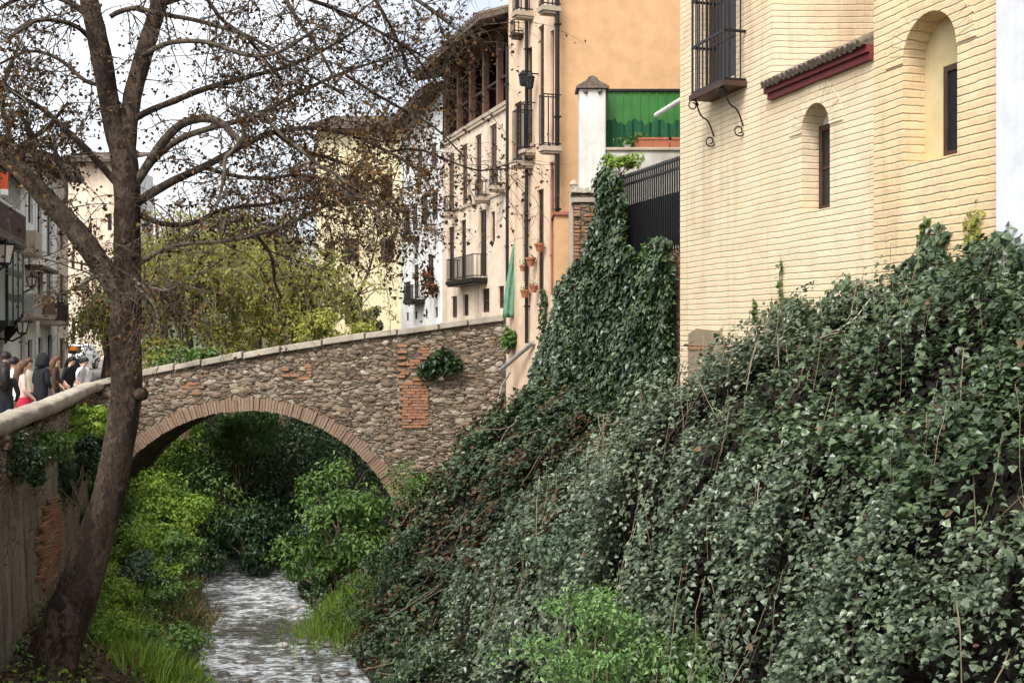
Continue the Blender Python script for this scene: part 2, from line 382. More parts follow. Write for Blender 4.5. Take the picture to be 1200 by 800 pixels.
mt['rubble'] = rubble('rubble_stone', [(.22, .17, .12), (.14, .105, .072), (.30, .24, .175), (.19, .135, .09), (.10, .08, .06), (.36, .31, .24), (.17, .11, .07)], (.20, .155, .105), 5.2)
mt['rubble_small'] = rubble('old_masonry', [(.22, .17, .12), (.15, .11, .08), (.30, .23, .16), (.26, .15, .09)], (.19, .15, .10), 6)
mt['iron'] = plain('black_iron', (.012, .012, .013), .45, .3, 9, .1, .3)
mt['dark_wood'] = plain('dark_wood', (.055, .025, .016), .6, .4, 7, .3)
mt['brown_wood'] = plain('brown_wood', (.13, .06, .035), .6, .35, 7, .3)
mt['red_wood'] = plain('maroon_paint', (.15, .022, .022), .55, .3, 6, .2)
mt['rust_door'] = plain('rust_red_paint', (.30, .10, .06), .65, .25, 5, .2)
mt['tile'] = plain('clay_tile', (.22, .11, .065), .85, .5, 9, .5)
mt['tile_old'] = plain('lichen_tile', (.13, .10, .075), .9, .55, 14, .6)
mt['slab'] = plaster('balcony_slab', (.42, .34, .26), (.2, .15, .1), .5, .3, .3)
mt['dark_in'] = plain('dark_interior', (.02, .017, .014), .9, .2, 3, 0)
k = NT('window_glass'); mt['glass'] = k.fin((.016, .018, .02), .22, k.bump(k.noise(k.obj(), 2.5, 2), .08, .02), 0, .22)
mt['white_paint'] = plain('white_paint', (.75, .74, .71), .5, .1, 5, .1)
mt['green_panel'] = plain('green_metal', (.03, .15, .028), .45, .2, 3, .05)
mt['green_net'] = plain('green_net', (.008, .075, .028), .8, .45, 30, .3)
mt['mint_net'] = plain('faded_green_net', (.11, .24, .15), .85, .25, 12, .2)
mt['terracotta'] = plain('terracotta', (.34, .12, .06), .8, .25, 9, .2)
mt['zinc'] = plain('grey_pipe', (.33, .32, .30), .5, .2, 5, .1, .3)
mt['asphalt'] = plain('cobbles', (.16, .14, .12), .9, .3, 20, .4)
mt['earth'] = plain('bank_soil', (.050, .036, .023), .95, .5, 3, .6)
mt['earth_dark'] = plain('shaded_soil', (.016, .013, .008), .95, .5, 3, .6)  # near-black soil: the shade between the leaves is in its colour
mt['stone'] = plain('river_stone', (.10, .085, .07), .4, .5, 6, .4, 0, .6)
mt['stone_pale'] = plain('pale_river_stone', (.40, .36, .31), .6, .3, 6, .4)
mt['hill'] = plain('hill_green', (.07, .075, .035), .95, .4, .2, 0)
mt['bark'] = bark('plane_bark', (.028, .018, .013), (.075, .050, .034), (.15, .108, .075), 7)
mt['bark_pale'] = bark('pale_bark', (.17, .14, .10), (.30, .26, .19), (.36, .32, .23), 7)
mt['bark_mid'] = bark('mid_bark', (.07, .052, .04), (.16, .125, .09), (.20, .165, .11), 7)
mt['stem'] = plain('dry_stem', (.20, .155, .10), .9, .3, 9, .2)
mt['stem_pale'] = plain('pale_cane', (.36, .31, .23), .85, .3, 9, .2)
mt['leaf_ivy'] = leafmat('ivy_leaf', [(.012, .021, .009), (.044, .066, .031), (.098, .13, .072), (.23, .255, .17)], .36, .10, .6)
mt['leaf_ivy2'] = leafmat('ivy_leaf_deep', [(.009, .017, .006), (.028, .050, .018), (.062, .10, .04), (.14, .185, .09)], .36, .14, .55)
mt['leaf_dry'] = leafmat('dry_leaf', [(.035, .022, .013), (.09, .055, .032), (.22, .145, .08)], .8, .2, .2)
mt['leaf_plane'] = leafmat('withered_plane_leaf', [(.016, .010, .007), (.034, .020, .012), (.075, .040, .02), (.17, .08, .03)], .85, .18, .15)
mt['leaf_bramble'] = leafmat('young_bramble_leaf', [(.05, .10, .03), (.12, .22, .06), (.26, .39, .14)], .45, .3, .45)
mt['leaf_plane2'] = leafmat('rusty_plane_leaf', [(.045, .025, .012), (.12, .065, .027), (.22, .12, .045), (.34, .24, .10)], .85, .3, .15)
mt['terrace'] = plaster('stained_terrace_render', (.50, .475, .42), (.25, .22, .17), .7, .4, .7)
mt['leaf_bright'] = leafmat('bright_leaf', [(.09, .15, .022), (.20, .30, .04), (.36, .47, .09)], .5, .38, .4)
mt['leaf_under'] = leafmat('shaded_dead_leaf', [(.006, .005, .003), (.013, .011, .007), (.026, .02, .012)], .8, 0, .2)  # dead leaves with the shade of the ivy hollows put into their colour
mt['leaf_mid'] = leafmat('mid_leaf', [(.034, .072, .014), (.085, .16, .03), (.18, .28, .07)], .45, .3, .45)
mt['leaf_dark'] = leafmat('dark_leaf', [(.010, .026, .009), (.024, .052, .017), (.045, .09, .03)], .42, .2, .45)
mt['leaf_willow'] = leafmat('willow_leaf', [(.15, .145, .035), (.28, .28, .06), (.44, .45, .11)], .6, .4, .25)
mt['leaf_grey'] = leafmat('bramble_leaf', [(.03, .05, .026), (.065, .105, .055), (.13, .18, .10)], .42, .2, .5)
mt['grass'] = leafmat('grass_blade', [(.07, .12, .018), (.17, .27, .035), (.32, .42, .08)], .55, .35, .35)
mt['straw'] = leafmat('straw_blade', [(.10, .07, .035), (.20, .15, .075), (.30, .24, .13)], .8, .25, .2)
# ------------------------------------------------------------------ the lie of the land
YS_R = [0, 18.7, 22, 26, 30, 36, 50, 70]; XR = [2.7, -2.6, -3.85, -5.3, -5.9, -6.2, -8.5, -14]
YS_L = [0, 18.7, 26, 30, 36, 50, 70]; XL = [.1, -5.2, -7.3, -8.3, -9.2, -12.5, -18]
def riverR(Y): return np.interp(Y, YS_R, XR)
def riverL(Y): return np.interp(Y, YS_L, XL)
def wallL(Y): return np.interp(Y, [0, 14.5, 22.1, 25.6], [-3.1, -6.8, -8.76, -9.75])
def brickX(Y): return 7.49 - .2875 * np.asarray(Y, float)
def ztop(Y): return np.interp(Y, [4, 8, 10, 10.5, 11.5, 12.5, 14.0, 14.8, 16, 17, 18], [6.75, 6.6, 6.5, 6.45, 6.4, 6.25, 5.85, 5.45, 4.75, 4.0, 4.6])
def bankR(X, Y):
    X = np.asarray(X, float); Y = np.asarray(Y, float); q = X - riverR(Y)
    near = np.interp(q, [0, .4, 1.3, 1.75, 1.95, 2.2, 2.55, 3.05, 3.7, 4.3, 4.7, 6], [-.12, .15, .65, 1.6, 2.8, 4.0, 4.95, 5.6, 6.15, 6.5, 6.75, 6.9]) * ztop(Y) / 6.85
    far = np.interp(q, [0, .4, 1, 2, 3, 4, 5, 6], [-.12, .15, .5, 1.5, 2.7, 4.0, 5.1, 5.5]) * (1 - .16 * np.clip((Y - 22.5) / 2.5, 0, 1))
    beyond = np.interp(q, [0, .4, 1, 2, 3.5, 5, 7], [-.12, .12, .5, 1.0, 1.8, 3.0, 3.6])
    t = np.clip((Y - 15.5) / 4.5, 0, 1); t = t * t * (3 - 2 * t); u = np.clip((Y - 25) / 2.5, 0, 1)
    z = near * (1 - t) + far * t
    return z * (1 - u) + beyond * u
def bankL(X, Y):
    X = np.asarray(X, float); Y = np.asarray(Y, float); q = riverL(Y) - X
    z = np.interp(q, [0, .25, .8, 1.8, 2.7, 5, 9], [-.12, .2, .55, .95, 1.45, 2.3, 3.5])
    return z + .25 * (vnoise(np.stack([X * .9, Y * .9, X * 0], -1).reshape(-1, 3), 3).reshape(X.shape) - .5) * np.clip(q, 0, 1)

def bank_grid(fx0, fx1, fz, y0, y1, ny, nx):
    Y = np.linspace(y0, y1, ny)[:, None] * np.ones((1, nx)); s = np.linspace(0, 1, nx)[None, :]
    X = fx0(Y) * (1 - s) + fx1(Y) * s
    return np.stack([X, Y, fz(X, Y)], -1)

# ground that reaches the horizon, stepped below the water in the river's channel
g = MB(); g.add([(-900, -200, -.6), (900, -200, -.6), (900, 1500, -.6), (-900, 1500, -.6)], [(0, 1, 2, 3)])
tag(g.build('ground', mt['earth_dark']), kind='structure')
# water
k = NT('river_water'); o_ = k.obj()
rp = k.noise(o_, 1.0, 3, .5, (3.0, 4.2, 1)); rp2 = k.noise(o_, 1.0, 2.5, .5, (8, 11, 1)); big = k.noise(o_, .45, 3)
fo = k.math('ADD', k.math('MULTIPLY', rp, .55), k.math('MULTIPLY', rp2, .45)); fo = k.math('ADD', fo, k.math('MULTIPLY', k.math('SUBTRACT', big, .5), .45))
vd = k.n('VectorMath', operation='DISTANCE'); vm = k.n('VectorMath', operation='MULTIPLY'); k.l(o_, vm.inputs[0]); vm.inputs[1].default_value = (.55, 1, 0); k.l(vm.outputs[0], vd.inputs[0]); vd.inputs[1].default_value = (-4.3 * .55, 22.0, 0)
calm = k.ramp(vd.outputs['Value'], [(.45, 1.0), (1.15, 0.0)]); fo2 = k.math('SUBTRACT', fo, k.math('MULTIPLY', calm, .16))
foam_glint = k.ramp(fo2, [(.41, 0.05), (.50, .30), (.56, .72), (.63, .95)])  # white of foam and of sky glints on the ripples, painted into the colour
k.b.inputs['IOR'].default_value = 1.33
MATW = k.fin(k.mix(foam_glint, (.050, .045, .030), (.66, .69, .70)), k.ramp(foam_glint, [(0, .05), (1, .3)]), k.bump(fo, 1.0, .22), 0, .9)
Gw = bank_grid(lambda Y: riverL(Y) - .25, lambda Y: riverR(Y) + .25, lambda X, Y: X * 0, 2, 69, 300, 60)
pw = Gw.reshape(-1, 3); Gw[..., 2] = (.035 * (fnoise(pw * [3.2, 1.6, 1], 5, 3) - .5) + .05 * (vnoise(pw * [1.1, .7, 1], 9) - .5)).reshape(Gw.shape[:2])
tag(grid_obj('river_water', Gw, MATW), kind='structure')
# banks
GR = bank_grid(lambda Y: riverR(Y) - .3, lambda Y: np.where(Y < 17.3, brickX(Y) + .1, np.where(Y < 22, 2.75, riverR(Y) + 6.5)), bankR, 3, 69, 220, 44)
pr = GR.reshape(-1, 3); GR[..., 2] += (.22 * (fnoise(pr * 1.1, 2) - .5)).reshape(GR.shape[:2])
tag(grid_obj('river_bank', GR, mt['earth_dark']), kind='structure')
GL = bank_grid(lambda Y: np.where(Y < 25.7, wallL(Y) - .1, riverL(Y) - 7), lambda Y: riverL(Y) + .3, bankL, 3, 69, 220, 30)
tag(grid_obj('river_bank', GL, mt['earth']), kind='structure')
STZ = 3.85
# the street on the left bank, with a raised footway along the parapet
s_ = MB(); ys = [2, 14.5, 22.1, 25.6, 40, 70, 95]
xi = [float(wallL(y)) - .02 if y < 26 else float(riverL(y)) - 4.2 for y in ys]
s_.add([(x, y, STZ) for x, y in zip(xi, ys)] + [(x - 22, y, STZ) for x, y in zip(xi, ys)], [(i + 1, i, i + len(ys), i + 1 + len(ys)) for i in range(len(ys) - 1)])
tag(s_.build('street', mt['asphalt']), kind='structure')
s_ = MB()
for i in range(2): s_.obox(((xi[i] + xi[i + 1]) / 2 - .65, (ys[i] + ys[i + 1]) / 2, STZ + .06), Vector((.55, 0, 0)), Vector(((xi[i + 1] - xi[i]) / 2, (ys[i + 1] - ys[i]) / 2, 0)), (0, 0, .06))
tag(s_.build('pavement', mt['coping']), kind='structure')
s_ = MB(); s_.add([(-2.6, 27, 3.7), (40, 27, 3.7), (40, 95, 3.7), (-19, 95, 3.7), (-5.2, 40, 3.7)], [(0, 1, 2, 3, 4)]); s_.add([(2.75, 17.35, 5.25), (30, 17.35, 5.25), (30, 23, 5.25), (2.75, 23, 5.25)], [(0, 1, 2, 3)])
tag(s_.build('terrace_ground', mt['earth']), kind='structure')
hg = []
for i, yy in enumerate(np.linspace(150, 420, 12)):
    xs = np.linspace(-420, 420, 60); row = np.stack([xs, np.full(60, yy), 2 + 26 * np.sin(i / 11 * math.pi / 2) * (0.6 + .8 * vnoise(np.stack([xs / 70, np.full(60, yy / 90), xs * 0], -1), 4))], -1); hg.append(row)
tag(grid_obj('hill', np.array(hg), mt['hill']), kind='structure')

eb = bank_grid(lambda Y: 0 * Y - 45, lambda Y: 0 * Y + 3, lambda X, Y: np.clip((Y - 47) * .8, -.5, 3.6) + 0 * X, 46, 60, 12, 60); pe = eb.reshape(-1, 3); eb[..., 2] += (.6 * (fnoise(pe * .7, 17) - .5)).reshape(eb.shape[:2])
tag(grid_obj('river_bank', eb, mt['earth_dark']), kind='structure')
# ------------------------------------------------------------------ left retaining wall with its rounded coping
rw = empty('retaining_wall', (float(wallL(16)), 16, 0), 'tall streaked grey river wall under the street at left, capped by a curving stone parapet', 'wall')
Y = np.concatenate([np.linspace(4, 26.2, 180)]); topz = np.interp(Y, [4, 14.5, 18, 22.1, 26.2], [4.95, 4.85, 4.85, 4.85, 4.83])
prof = np.array([(0.10, -.4), (.06, .8), (.03, 2.0), (0, 3.2), (.0, 3.9), (.02, 4.45), (-.1, 4.55), (-.26, 4.6), (-.26, 3.0)])
Gm = np.zeros((len(Y), len(prof), 3))
for i, y in enumerate(Y):
    for j, (dx, z) in enumerate(prof):
        Gm[i, j] = (float(wallL(y)) + dx + .07 * (vnoise(np.array([[0, y * .55, 0]]), 8)[0] - .5), y, z * 1.0 + (topz[i] - 4.85))
pp = Gm.reshape(-1, 3); Gm[..., 0] += (.06 * (fnoise(pp * 1.6, 12) - .5)).reshape(Gm.shape[:2])
grid_obj('wall_face', Gm, mt['wall_left'], rw)
cp = np.array([(.02, 4.60), (.085, 4.605), (.095, 4.68), (.09, 4.77), (.065, 4.805), (-.03, 4.82), (-.13, 4.83), (-.22, 4.815), (-.265, 4.76), (-.27, 4.60)])
Gc = np.zeros((len(Y), len(cp), 3))
for i, y in enumerate(Y):
    for j, (dx, z) in enumerate(cp): Gc[i, j] = (float(wallL(y)) + dx + .07 * (vnoise(np.array([[0, y * .55, 0]]), 8)[0] - .5), y, z + (topz[i] - 4.85))
pp = Gc.reshape(-1, 3); Gc += (.09 * (fnoise(pp * 3.0, 13) - .5) + .05 * (vnoise(pp * 9, 14) - .5)).reshape(Gc.shape[:2])[..., None]
grid_obj('coping', Gc, mt['coping'], rw)
# band of rough stones showing under the coping
mb = MB()
for i in range(620):
    y = random.uniform(6, 25.8); z = random.uniform(4.0, 4.55); s0 = random.uniform(.05, .11); x = float(wallL(y)) + .0
    b = len(mb.v)
    for a_ in range(6):
        ph = math.pi * a_ / 5
        for j in range(8):
            th = 2 * math.pi * j / 8; f = random.uniform(.75, 1.15); mb.v.append((x + .05 * f * math.sin(ph) * math.cos(th), y + s0 * 1.2 * f * math.sin(ph) * math.sin(th), z + s0 * .7 * f * math.cos(ph)))
    for a_ in range(5):
        for j in range(8): mb.f.append((b + a_ * 8 + j, b + (a_ + 1) * 8 + j, b + (a_ + 1) * 8 + (j + 1) % 8, b + a_ * 8 + (j + 1) % 8)); mb.m.append(0)
mb.build('stone_band', mt['rubble'], rw, smooth=True)
# exposed brick patch where the render has fallen, a thin crust of real bricks
mb = MB()
for r_ in range(22):
    for c_ in range(9):
        z = 1.75 + r_ * .075; y = 17.2 + c_ * .26 + (r_ % 2) * .13
        if ((y - 18.3) / 1.1) ** 2 + ((z - 2.5) / .8) ** 2 < random.uniform(.35, 1.15):
            x = float(wallL(y)) + random.uniform(.05, .10)
            mb.obox((x, y, z), (.03, 0, 0), (random.uniform(-.004, .004), .118, random.uniform(-.004, .004)), (0, 0, .030))
mb.build('brick_patch', mt['brick_red'], rw)

# ------------------------------------------------------------------ stone bridge
BY = 26.0; bs = BY / FPX
def B(px, py): return ((px - 600) * bs, CAMZ + (HOR - py) * bs)
top_px = [(84, 455), (112, 447), (170, 435), (235, 423), (300, 412), (370, 401), (440, 391), (515, 381), (592, 371)]
acx, ar, acy = 290, 192, 480 + 192
arc = [(acx + ar * math.sin(t), acy - ar * math.cos(t)) for t in np.linspace(-R(68), R(68), 41)]
br = empty('stone_bridge', (B(330, 0)[0], BY + 1.5, 0), 'old rubble stone footbridge with one brick-edged arch over the stream', 'bridge')
mb = MB()
outer = [B(*q) for q in top_px[::-1]]; outer += [B(84, 700), (B(arc[0][0], 0)[0], B(0, 700)[1])] + [B(*q) for q in arc] + [(B(arc[-1][0], 0)[0], B(0, 700)[1]), B(592, 700)]
BD = 2.7
mb.prism(outer, BY, BY + .42); 
mb.prism(outer, BY + BD - .42, BY + BD)
vs = []; fs = []
ip = [B(*q) for q in arc]; n = len(ip)      # barrel vault and deck
vs = [(x, BY + .05, z + .004) for x, z in ip] + [(x, BY + BD - .05, z + .004) for x, z in ip]
mb.add(vs, [(i, i + 1, i + 1 + n, i + n) for i in range(n - 1)])
dk = [(B(*q)[0], B(*q)[1] - .85) for q in top_px]; m_ = len(dk)
mb.add([(x, BY + .3, z) for x, z in dk] + [(x, BY + BD - .3, z) for x, z in dk], [(i, i + 1, i + 1 + m_, i + m_) for i in range(m_ - 1)])
mb.build('spandrel_wall', mt['rubble'], br)
# arch ring of thin brick-like voussoirs
AR_ = []; nv = 132
for yf, sgn in ((BY, 1), (BY + BD, -1)):
    mb = MB()
    for i in range(nv):
        t0 = -R(68) + i * R(136) / nv + .0014; t1 = -R(68) + (i + 1) * R(136) / nv - .0014
        r0 = ar - 1.0 + random.uniform(-.7, .7); r1 = ar + random.uniform(11.5, 15.5)
        q = [B(acx + r * math.sin(t), acy - r * math.cos(t)) for r, t in ((r0, t0), (r0, t1), (r1, t1), (r1, t0))]
        y0 = yf - sgn * random.uniform(.03, .075); y1 = yf + sgn * .25
        mb.add([(x, y0, z) for x, z in q] + [(x, y1, z) for x, z in q], [(3, 2, 1, 0), (4, 5, 6, 7), (0, 1, 5, 4), (1, 2, 6, 5), (2, 3, 7, 6), (3, 0, 4, 7)], random.choice([0, 0, 0, 1]))
    AR_.append(mb)
AR_.pop()
k = NT('voussoir_brick'); g_ = k.n('NewGeometry'); MATV = k.fin(k.mix(k.ramp(k.noise(k.obj(), 16, 5, .7), [(.35, .5), (.65, 0.0)]), k.ramp(g_.outputs['Random Per Island'], [(0, (.20, .135, .095)), (.5, (.29, .205, .145)), (1, (.24, .145, .095))]), (.17, .125, .085)), .9, k.bump(k.noise(k.obj(), 20, 5), .5, .02), 0, .2)
AR_.append(mb)
for mb in AR_: mb.build('arch_ring', [MATV, MATV], br)
# coping stones along the parapet
def topz_at(px): return float(np.interp(px, [q[0] for q in top_px], [q[1] for q in top_px]))
for y0, y1 in ((BY - .09, BY + .5), (BY + BD - .5, BY + BD + .09)):
    mb = MB(); px = 86.0
    while px < 588:
        p2 = min(px + random.uniform(28, 52), 591)
        a = B(px + .6, topz_at(px) + random.uniform(-1, 1)); b = B(p2 - .6, topz_at(p2) + random.uniform(-1, 1)); h = random.uniform(.13, .17); j = random.uniform(-.02, .02)
        mb.add([(a[0], y0 + j, a[1] - h + .05), (b[0], y0 + j, b[1] - h + .05), (b[0], y1, b[1] - h + .05), (a[0], y1, a[1] - h + .05), (a[0] + .01, y0 + j + .03, a[1] + .05), (b[0] - .01, y0 + j + .03, b[1] + .05), (b[0] - .01, y1 - .03, b[1] + .05), (a[0] + .01, y1 - .03, a[1] + .05)], [(3, 2, 1, 0), (4, 5, 6, 7), (0, 1, 5, 4), (1, 2, 6, 5), (2, 3, 7, 6), (3, 0, 4, 7)])
        px = p2
    mb.build('coping', mt['bridge_coping'], br, bevel=.025)
# brick repair pier and patches: real bricks set a little proud of the rubble
mb = MB()
def brick_patch(px0, px1, py0, py1, keep):
    x0, z1 = B(px0, py0); x1, z0 = B(px1, py1); nr = int((z1 - z0) / .072)
    for r_ in range(nr):
        z = z0 + (r_ + .5) * .072; x = x0 + (-.12 if r_ % 2 else 0) + random.uniform(-.03, .03)
        while x < x1:
            wd = random.uniform(.2, .27)
            if random.random() < keep: mb.box(max(x, x0 - .08), min(x + wd, x1 + .08) - .014, BY - random.uniform(.02, .06), BY + .05, z - .029, z + .029, 0, 0, .004)
            x += wd
k = NT('repair_brick'); g_ = k.n('NewGeometry'); MATB = k.fin(k.mix(k.ramp(k.noise(k.obj(), 18, 5, .7), [(.35, .6), (.65, 0.0)]), k.ramp(g_.outputs['Random Per Island'], [(0, (.29, .115, .06)), (.5, (.35, .155, .08)), (1, (.25, .14, .09))]), (.20, .14, .095)), .9, k.bump(k.noise(k.obj(), 20, 5), .5, .02), 0, .2)
for nm_, a_ in (('brick_pier', ((472, 499, 445, 501, .97), (470, 500, 402, 446, .5))), ('brick_patch', ((335, 362, 425, 445, .4),)), ('brick_patch', ((214, 236, 447, 462, .45),))):
    mb = MB()
    for q_ in a_: brick_patch(*q_)
    mb.build(nm_, MATB, br)
# rough stones standing out of the face
mb = MB()
def icoish(c, rx, ry, rz, m=0, n=8, k_=5):
    b = len(mb.v); rows = []
    for i in range(k_ + 1):
        ph = math.pi * i / k_
        for j in range(n):
            th = 2 * math.pi * j / n; f = random.uniform(.72, 1.15)
            mb.v.append((c[0] + rx * f * math.sin(ph) * math.cos(th), c[1] + ry * f * math.sin(ph) * math.sin(th), c[2] + rz * f * math.cos(ph)))
    for i in range(k_):
        for j in range(n):
            mb.f.append((b + i * n + j, b + (i + 1) * n + j, b + (i + 1) * n + (j + 1) % n, b + i * n + (j + 1) % n)); mb.m.append(m)
cnt = 0
while cnt < 1500:
    px = random.uniform(90, 590); py = random.uniform(380, 640)
    if py < topz_at(px) + 12: continue
    if math.hypot(px - acx, py - acy) < ar + 20 and py < acy + 10: continue
    if 466 < px < 504 and 400 < py < 505 and random.random() < .8: continue
    x, z = B(px, py); s0 = random.choice([.05, .06, .07, .09, .12]) * random.uniform(.8, 1.2)
    icoish((x, BY + .01, z), s0 * random.uniform(1, 1.5), random.uniform(.018, .042), s0 * random.uniform(.45, .8)); cnt += 1
k = NT('face_stone'); g_ = k.n('NewGeometry'); fn_ = k.noise(k.obj(), 24, 5, .7)
MATS_ = k.fin(k.mix(k.ramp(fn_, [(.35, .6), (.65, 0.0)]), k.ramp(g_.outputs['Random Per Island'], [(0, (.07, .055, .042)), (.25, (.16, .12, .085)), (.5, (.24, .185, .13)), (.75, (.19, .12, .075)), (.92, (.33, .275, .205)), (1, (.46, .41, .34))]), (.14, .105, .075)), .9, k.bump(fn_, .5, .02), 0, .2)
mb.build('face_stones', MATS_, br, smooth=True)
# ------------------------------------------------------------------ buildings
def opening(th, x0, x1, z0, z1, y, name='window', frame='dark_wood', pane='glass', nx=2, nz=3, fw=.05, arched=False, label=None):
    """a framed window or door standing in its opening at local depth y; panes are sub-parts"""
    m = MB()
    m.box(x0, x0 + fw, y, y + .05, z0, z1); m.box(x1 - fw, x1, y, y + .05, z0, z1); m.box(x0 + fw, x1 - fw, y, y + .05, z0, z0 + fw); m.box(x0 + fw, x1 - fw, y, y + .05, z1 - fw, z1)
    ix0, ix1, iz0, iz1 = x0 + fw, x1 - fw, z0 + fw, z1 - fw; b = fw * .5
    for i in range(1, nx): q = ix0 + (ix1 - ix0) * i / nx; m.box(q - b / 2, q + b / 2, y + .005, y + .045, iz0, iz1)
    for i in range(1, nz): q = iz0 + (iz1 - iz0) * i / nz; m.box(ix0, ix1, y + .008, y + .04, q - b / 2, q + b / 2)
    o = m.build(name, mt[frame], th, True)
    if label: o['label'] = label
    m = MB(); m.box(ix0, ix1, y + .02, y + .03, iz0, iz1); m.build('pane', mt[pane], o, True)
    return o

def wall_windows(th, F, x0, x1, z0, z1, wins, mat, depth=.16, name='wall', top=None):
    """front sheet with real openings; wins: (px0, px1, py0, py1, name, frame, nx, nz)"""
    holes = []; rects = []
    for wn in wins:
        a, b, c, d = F.rect(*wn[:4]); a = max(a, x0 + .04); b = min(b, x1 - .04)
        rects.append((a, b, c, d)); holes.append(rloop(a, b, c, d))
    m = MB(); m.holed(rloop(x0, x1, z0, z1) if top is None else top, holes, 0, depth)
    o = m.build(name, mt[mat], th, True, fix=False)
    for wn, (a, b, c, d) in zip(wins, rects):
        nm, fr, nx, nz = (list(wn[4:]) + ['window', 'dark_wood', 2, 3][len(wn) - 4:])[:4]
        opening(th, a + .003, b - .003, c + .003, d - .003, depth - .05, nm, fr, 'glass', nx, nz, min(.06, (b - a) * .12))
    return o

def core(th, x0, x1, y0, y1, z0, z1, mat='dark_in', name='wall'):
    m = MB(); m.box(x0, x1, y0, y1, z0, z1); return m.build(name, mt[mat], th, True)

def balcony(th, F, px0, px1, py_slab, py_rail, proj=.45, th_=.12, style='iron', slabmat='slab', label=None):
    """slab carried out of the wall with a railing (sub-part)"""
    xa = F.at(px0, 0, -proj)[0]; xb = max(F.at(px1, 0, -.001)[0], xa + .3) if F.a[1] < 0 else F.at(px1, 0, -proj)[0]; pm = (px0 + px1) / 2
    z1 = F.at(pm, py_slab, -proj)[1]; zr = F.at(pm, py_rail, -proj)[1]
    m = MB(); m.box(xa, xb, -proj, -.002, z1 - th_, z1); m.box(xa + .03, xb - .03, -proj + .04, -.002, z1 - th_ - .05, z1 - th_ + .001)
    o = m.build('balcony', mt[slabmat], th, True)
    if label: o['label'] = label
    r = MB(); i = .03
    if style == 'iron' or style == 'wood':
        t = .009 if style == 'iron' else .022; step = .10 if style == 'iron' else .11
        for zz in (z1 + .05, zr):
            r.box(xa + i, xb - i, -proj + i - t, -proj + i + t, zz - t * 1.3, zz + t * 1.3)
            for xx in (xa + i, xb - i): r.box(xx - t, xx + t, -proj + i + t, -.001, zz - t * 1.3, zz + t * 1.3)
        nn = max(3, int((xb - xa) / step))
        for q in range(nn + 1):
            xx = xa + i + (xb - xa - 2 * i) * q / nn; r.box(xx - t * .8, xx + t * .8, -proj + i - t * .8, -proj + i + t * .8, z1, zr)
        for q in range(1, max(2, int(proj / step))):
            yy = -proj + i + q * step
            for xx in (xa + i, xb - i): r.box(xx - t * .8, xx + t * .8, yy - t * .8, yy + t * .8, z1, zr)
        r.build('railing', mt['iron' if style == 'iron' else 'dark_wood'], o, True)
    else:
        r.box(xa + i, xb - i, -proj + i, -proj + i + .03, z1 + .002, zr)
        for xx in (xa + i, xb - i - .03): r.box(xx, xx + .03, -proj + i + .031, -.001, z1 + .002, zr - .01)
        for q in range(4): xx = xa + i + (xb - xa - 2 * i - .04) * q / 3; r.box(xx, xx + .04, -proj + i - .012, -proj + i + .01, z1 + .002, zr + .03)
        r.build('railing', mt[style], o, True)
    return o

def tiled_roof(th, x0, x1, ze, zr, yo, yi, mat='tile_old', wood='dark_wood', thick=.10):
    """roof plane from eave (y=yo, z=ze) up to ridge (y=yi, z=zr) with barrel-tile ridges, and rafters under the eave"""
    m = MB(); m.add([(x0, yo, ze - thick), (x1, yo, ze - thick), (x1, yi, zr - thick), (x0, yi, zr - thick), (x0, yo, ze), (x1, yo, ze), (x1, yi, zr), (x0, yi, zr)], [(3, 2, 1, 0), (4, 5, 6, 7), (0, 1, 5, 4), (1, 2, 6, 5), (2, 3, 7, 6), (3, 0, 4, 7)])
    nn = max(2, int((x1 - x0) / .21))
    for i in range(nn):
        x = x0 + (x1 - x0) * (i + .5) / nn; m.tube([(x, yo - .03, ze + .02), (x, yi, zr + .02)], .075, 8)
    o = m.build('roof', mt[mat], th, True)
    m = MB()
    for i in range(max(2, int((x1 - x0) / .45))):
        x = x0 + .1 + i * .45; t = (0 - yo) / (yi - yo) * (zr - ze)
        m.add([(x - .04, yo + .05, ze - thick - .1), (x + .04, yo + .05, ze - thick - .1), (x + .04, .3, ze + t - thick - .1), (x - .04, .3, ze + t - thick - .1), (x - .04, yo + .05, ze - thick - .002), (x + .04, yo + .05, ze - thick - .002), (x + .04, .3, ze + t - thick - .002), (x - .04, .3, ze + t - thick - .002)], [(3, 2, 1, 0), (4, 5, 6, 7), (0, 1, 5, 4), (1, 2, 6, 5), (2, 3, 7, 6), (3, 0, 4, 7)])
    m.build('rafters', mt[wood], o, True)

def pipe(th, F, px, py0, py1, r=.045, mat='iron', off=.07, name='downpipe'):
    x, z1 = F.at(px, py0, -off); z0 = F.at(px, py1, -off)[1]; m = MB(); m.tube([(x, -off, z0), (x, -off, z1)], r, 10)
    z = z0 + .8
    while z < z1: m.box(x - r - .012, x + r + .012, -off - r - .01, -.001, z, z + .035); z += 1.9
    return m.build(name, mt[mat], th, True)

